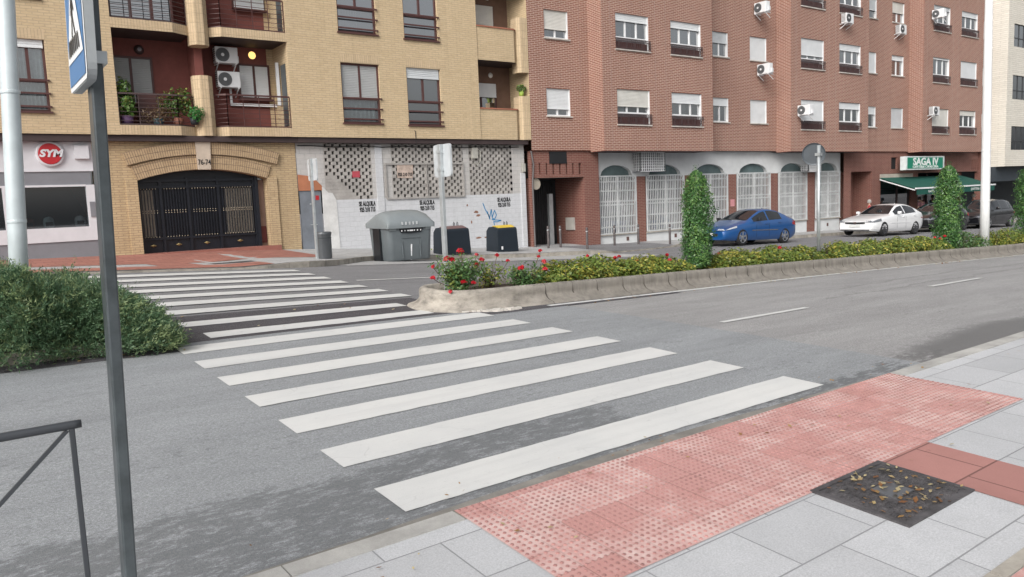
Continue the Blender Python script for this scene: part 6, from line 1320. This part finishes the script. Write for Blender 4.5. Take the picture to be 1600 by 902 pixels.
car('blue saloon car parked behind the first column tree', paint('metallic_blue_paint', (.003, .072, .25), .2), 24.12, 20.3, -.42, -.52, 4.68, 1.81, 2.72, 1.0, wins_x=[(1.72, 2.62), (2.70, 3.55)], ws=(1.42, 2.42), rw=(3.45, 4.18), grille='low', **P407)
car('white saloon car parked in front of the red doorway', paint('white_car_paint', (.72, .73, .74), .0), 33.6, 19.75, -.60, -.70, 4.63, 1.86, 2.78, .9, wins_x=[(1.85, 2.72), (2.80, 3.75)], ws=(1.52, 2.4), rw=(3.5, 4.22), rimm=alloyd, **S60)
car('black hatchback half hidden behind the second column tree', paint('black_car_paint', (.005, .0055, .007), .0), 39.6, 20.1, -.77, -.85, 4.3, 1.78, 2.6, .9, wins_x=[(1.6, 2.4), (2.48, 3.5)], ws=(1.15, 2.1), rw=(3.6, 4.2), rimm=alloyd, **HAT)
car('dark people carrier parked behind the white lamp post', paint('dark_car_paint', (.005, .0055, .008), .0), 45.0, 20.1, -.90, -.98, 4.45, 1.82, 2.7, .92, wins_x=[(1.5, 2.4), (2.48, 3.4), (3.47, 4.0)], ws=(1.05, 1.9), rw=(4.0, 4.4), **MPV)

# ------------------------------------------------------------------ people by the cafe
skin = mat('skin', (.45, .27, .20), .6); 
def skinmesh(name, pts, edges, rad, m, parent, sub=1):
    me = bpy.data.meshes.new('s'); me.from_pydata(pts, edges, []); o_ = bpy.data.objects.new('s', me); COL.objects.link(o_)
    md = o_.modifiers.new('skin', 'SKIN'); sv = me.skin_vertices[0].data if me.skin_vertices else None
    if sv is None: me.skin_vertices.new() if hasattr(me.skin_vertices, 'new') else None
    for i, r_ in enumerate(rad): me.skin_vertices[0].data[i].radius = (r_, r_ * .82)
    me.skin_vertices[0].data[0].use_root = True; s2 = o_.modifiers.new('sub', 'SUBSURF'); s2.levels = sub; s2.render_levels = sub
    dg = bpy.context.evaluated_depsgraph_get(); m2 = bpy.data.meshes.new_from_object(o_.evaluated_get(dg)); bpy.data.objects.remove(o_)
    m2.materials.clear(); m2.materials.append(m); m2.polygons.foreach_set('use_smooth', np.ones(len(m2.polygons), bool)); return put(name, m2, parent)
def person(label, x, y, rz, shirt, trousers, hair, h=1.7, hat=None, bend=0.):
    t = thing('person', label, 'person', (x, y, zg(x, y) + ph(x, y) if y > kf(x) else zg(x, y)), 'people outside the cafe', True, rz); s_ = h / 1.7
    J = {'pel': (0, 0, .92), 'sp': (0, -.02 - bend * .1, 1.12), 'ch': (0, -.03 - bend * .3, 1.33 - bend * .05), 'nk': (0, -.03 - bend * .4, 1.47 - bend * .1), 'hd': (0, -.05 - bend * .5, 1.60 - bend * .14), 'ht': (0, -.04 - bend * .5, 1.69 - bend * .15)}
    for sd, sx in (('l', 1), ('r', -1)): J.update({'hp' + sd: (.09 * sx, 0, .88), 'kn' + sd: (.10 * sx, -.02, .48), 'an' + sd: (.10 * sx, .02, .08), 'to' + sd: (.11 * sx, -.13, .03), 'sh' + sd: (.19 * sx, -.03 - bend * .3, 1.40 - bend * .06), 'el' + sd: (.25 * sx, .0 - bend * .25, 1.12), 'wr' + sd: (.22 * sx, -.16 - bend * .2, .95), 'ha' + sd: (.21 * sx, -.22 - bend * .2, .90)})
    R_ = {'pel': .14, 'sp': .125, 'ch': .15, 'nk': .055, 'hd': .095, 'ht': .06, 'hp': .09, 'kn': .06, 'an': .042, 'to': .035, 'sh': .065, 'el': .045, 'wr': .032, 'ha': .035}
    E = [('pel', 'sp'), ('sp', 'ch'), ('ch', 'nk'), ('nk', 'hd'), ('hd', 'ht')] + [e for sd in 'lr' for e in (('pel', 'hp' + sd), ('hp' + sd, 'kn' + sd), ('kn' + sd, 'an' + sd), ('an' + sd, 'to' + sd), ('ch', 'sh' + sd), ('sh' + sd, 'el' + sd), ('el' + sd, 'wr' + sd), ('wr' + sd, 'ha' + sd))]
    def mk(nm, keys, m, k_=1., add=.0):
        ks2 = [k2 for k2 in keys]; ix = {k2: i for i, k2 in enumerate(ks2)}; return skinmesh(nm, [tuple(c_ * s_ for c_ in J[k2]) for k2 in ks2], [(ix[a_], ix[b_]) for a_, b_ in E if a_ in ix and b_ in ix], [((R_.get(k2) or R_[k2[:-1]]) * k_ + add) * s_ for k2 in ks2], m, t)
    mk('body', ['pel'] + [k2 for k2 in J if k2 != 'pel'], skin); mk('shirt', ['ch', 'sp', 'pel', 'shl', 'shr', 'ell', 'elr'], shirt, 1.06, .012); mk('trousers', ['pel', 'hpl', 'hpr', 'knl', 'knr', 'anl', 'anr'], trousers, 1.06, .014)
    hd = J['hd']; q = MB(); q.lathe([(0, .13), (.06, .115), (.095, .06), (.103, .0), (.098, -.05), (.085, -.06)], (hd[0] * s_, (hd[1] + .018) * s_, (hd[2] + .03) * s_), 16); q.build('hair', hair, t, True)
    fc = MB(); y_ = (hd[1] - .088) * s_
    for sx in (-1, 1): fc.lathe([(0, -.008), (.011, 0), (0, .008)], (sx * .033 * s_, y_ + .008, (hd[2] + .0) * s_), 8)
    fc.box(-.022, .022, y_ + .003, y_ + .013, (hd[2] - .065) * s_, (hd[2] - .057) * s_); fc.build('face', mat('dark_eye', (.06, .03, .03), .5), t)
    ns = MB(); ns.lathe([(0, .03), (.008, .015), (.014, -.012), (0, -.016)], (0, y_ - .002, (hd[2] - .025) * s_), 8); ns.build('nose', skin, t, True)
    if hat: q = MB(); q.lathe([(.17, .0), (.165, .012), (.10, .02), (.095, .09), (.06, .115), (0, .12)], (0, hd[1] * s_, (hd[2] + .06) * s_), 18); q.build('hat', hat, t, True)
    for sx in (-1, 1):
        for k2 in range(5):
            f_ = MB(); hx, hy, hz = J['ha' + ('l' if sx > 0 else 'r')]; ln = (.055, .075, .08, .075, .06)[k2]; ox = (-.03, -.018, -.006, .006, .018)[k2] * sx
            f_.tube([((hx + ox) * s_, hy * s_, hz * s_), ((hx + ox * 1.3) * s_, (hy - ln * .5) * s_, (hz - .03) * s_), ((hx + ox * 1.3) * s_, (hy - ln * .8) * s_, (hz - .06) * s_)], [.011, .009, .007], 6); f_.build('finger', skin, t, True)
    return t
dk = mat('dark_cloth', (.03, .032, .04), .9); hair_d = mat('dark_hair', (.03, .022, .018), .7); hair_g = mat('grey_hair', (.35, .33, .31), .8)
person('person in red top with light hair behind the white car bonnet', 38.9, 22.1, .6, mat('red_cloth_top', (.38, .025, .04), .85), dk, hair_g, 1.5)
person('person in dusty pink shirt seen from behind under the awning', 44.6, 22.1, 2.9, mat('pink_cloth', (.26, .13, .145), .85), dk, hair_d, 1.66, bend=.5)
person('person in rust top with pale hat near the cafe entrance', 50.3, 22.0, .4, mat('rust_cloth', (.30, .12, .09), .85), dk, hair_g, 1.66, hat=mat('straw_hat', (.60, .50, .40), .8))
person('person in grey blue top beside the white lamp post', 51.6, 21.9, .5, mat('grey_blue_cloth', (.14, .24, .27), .85), dk, hair_d, 1.68)
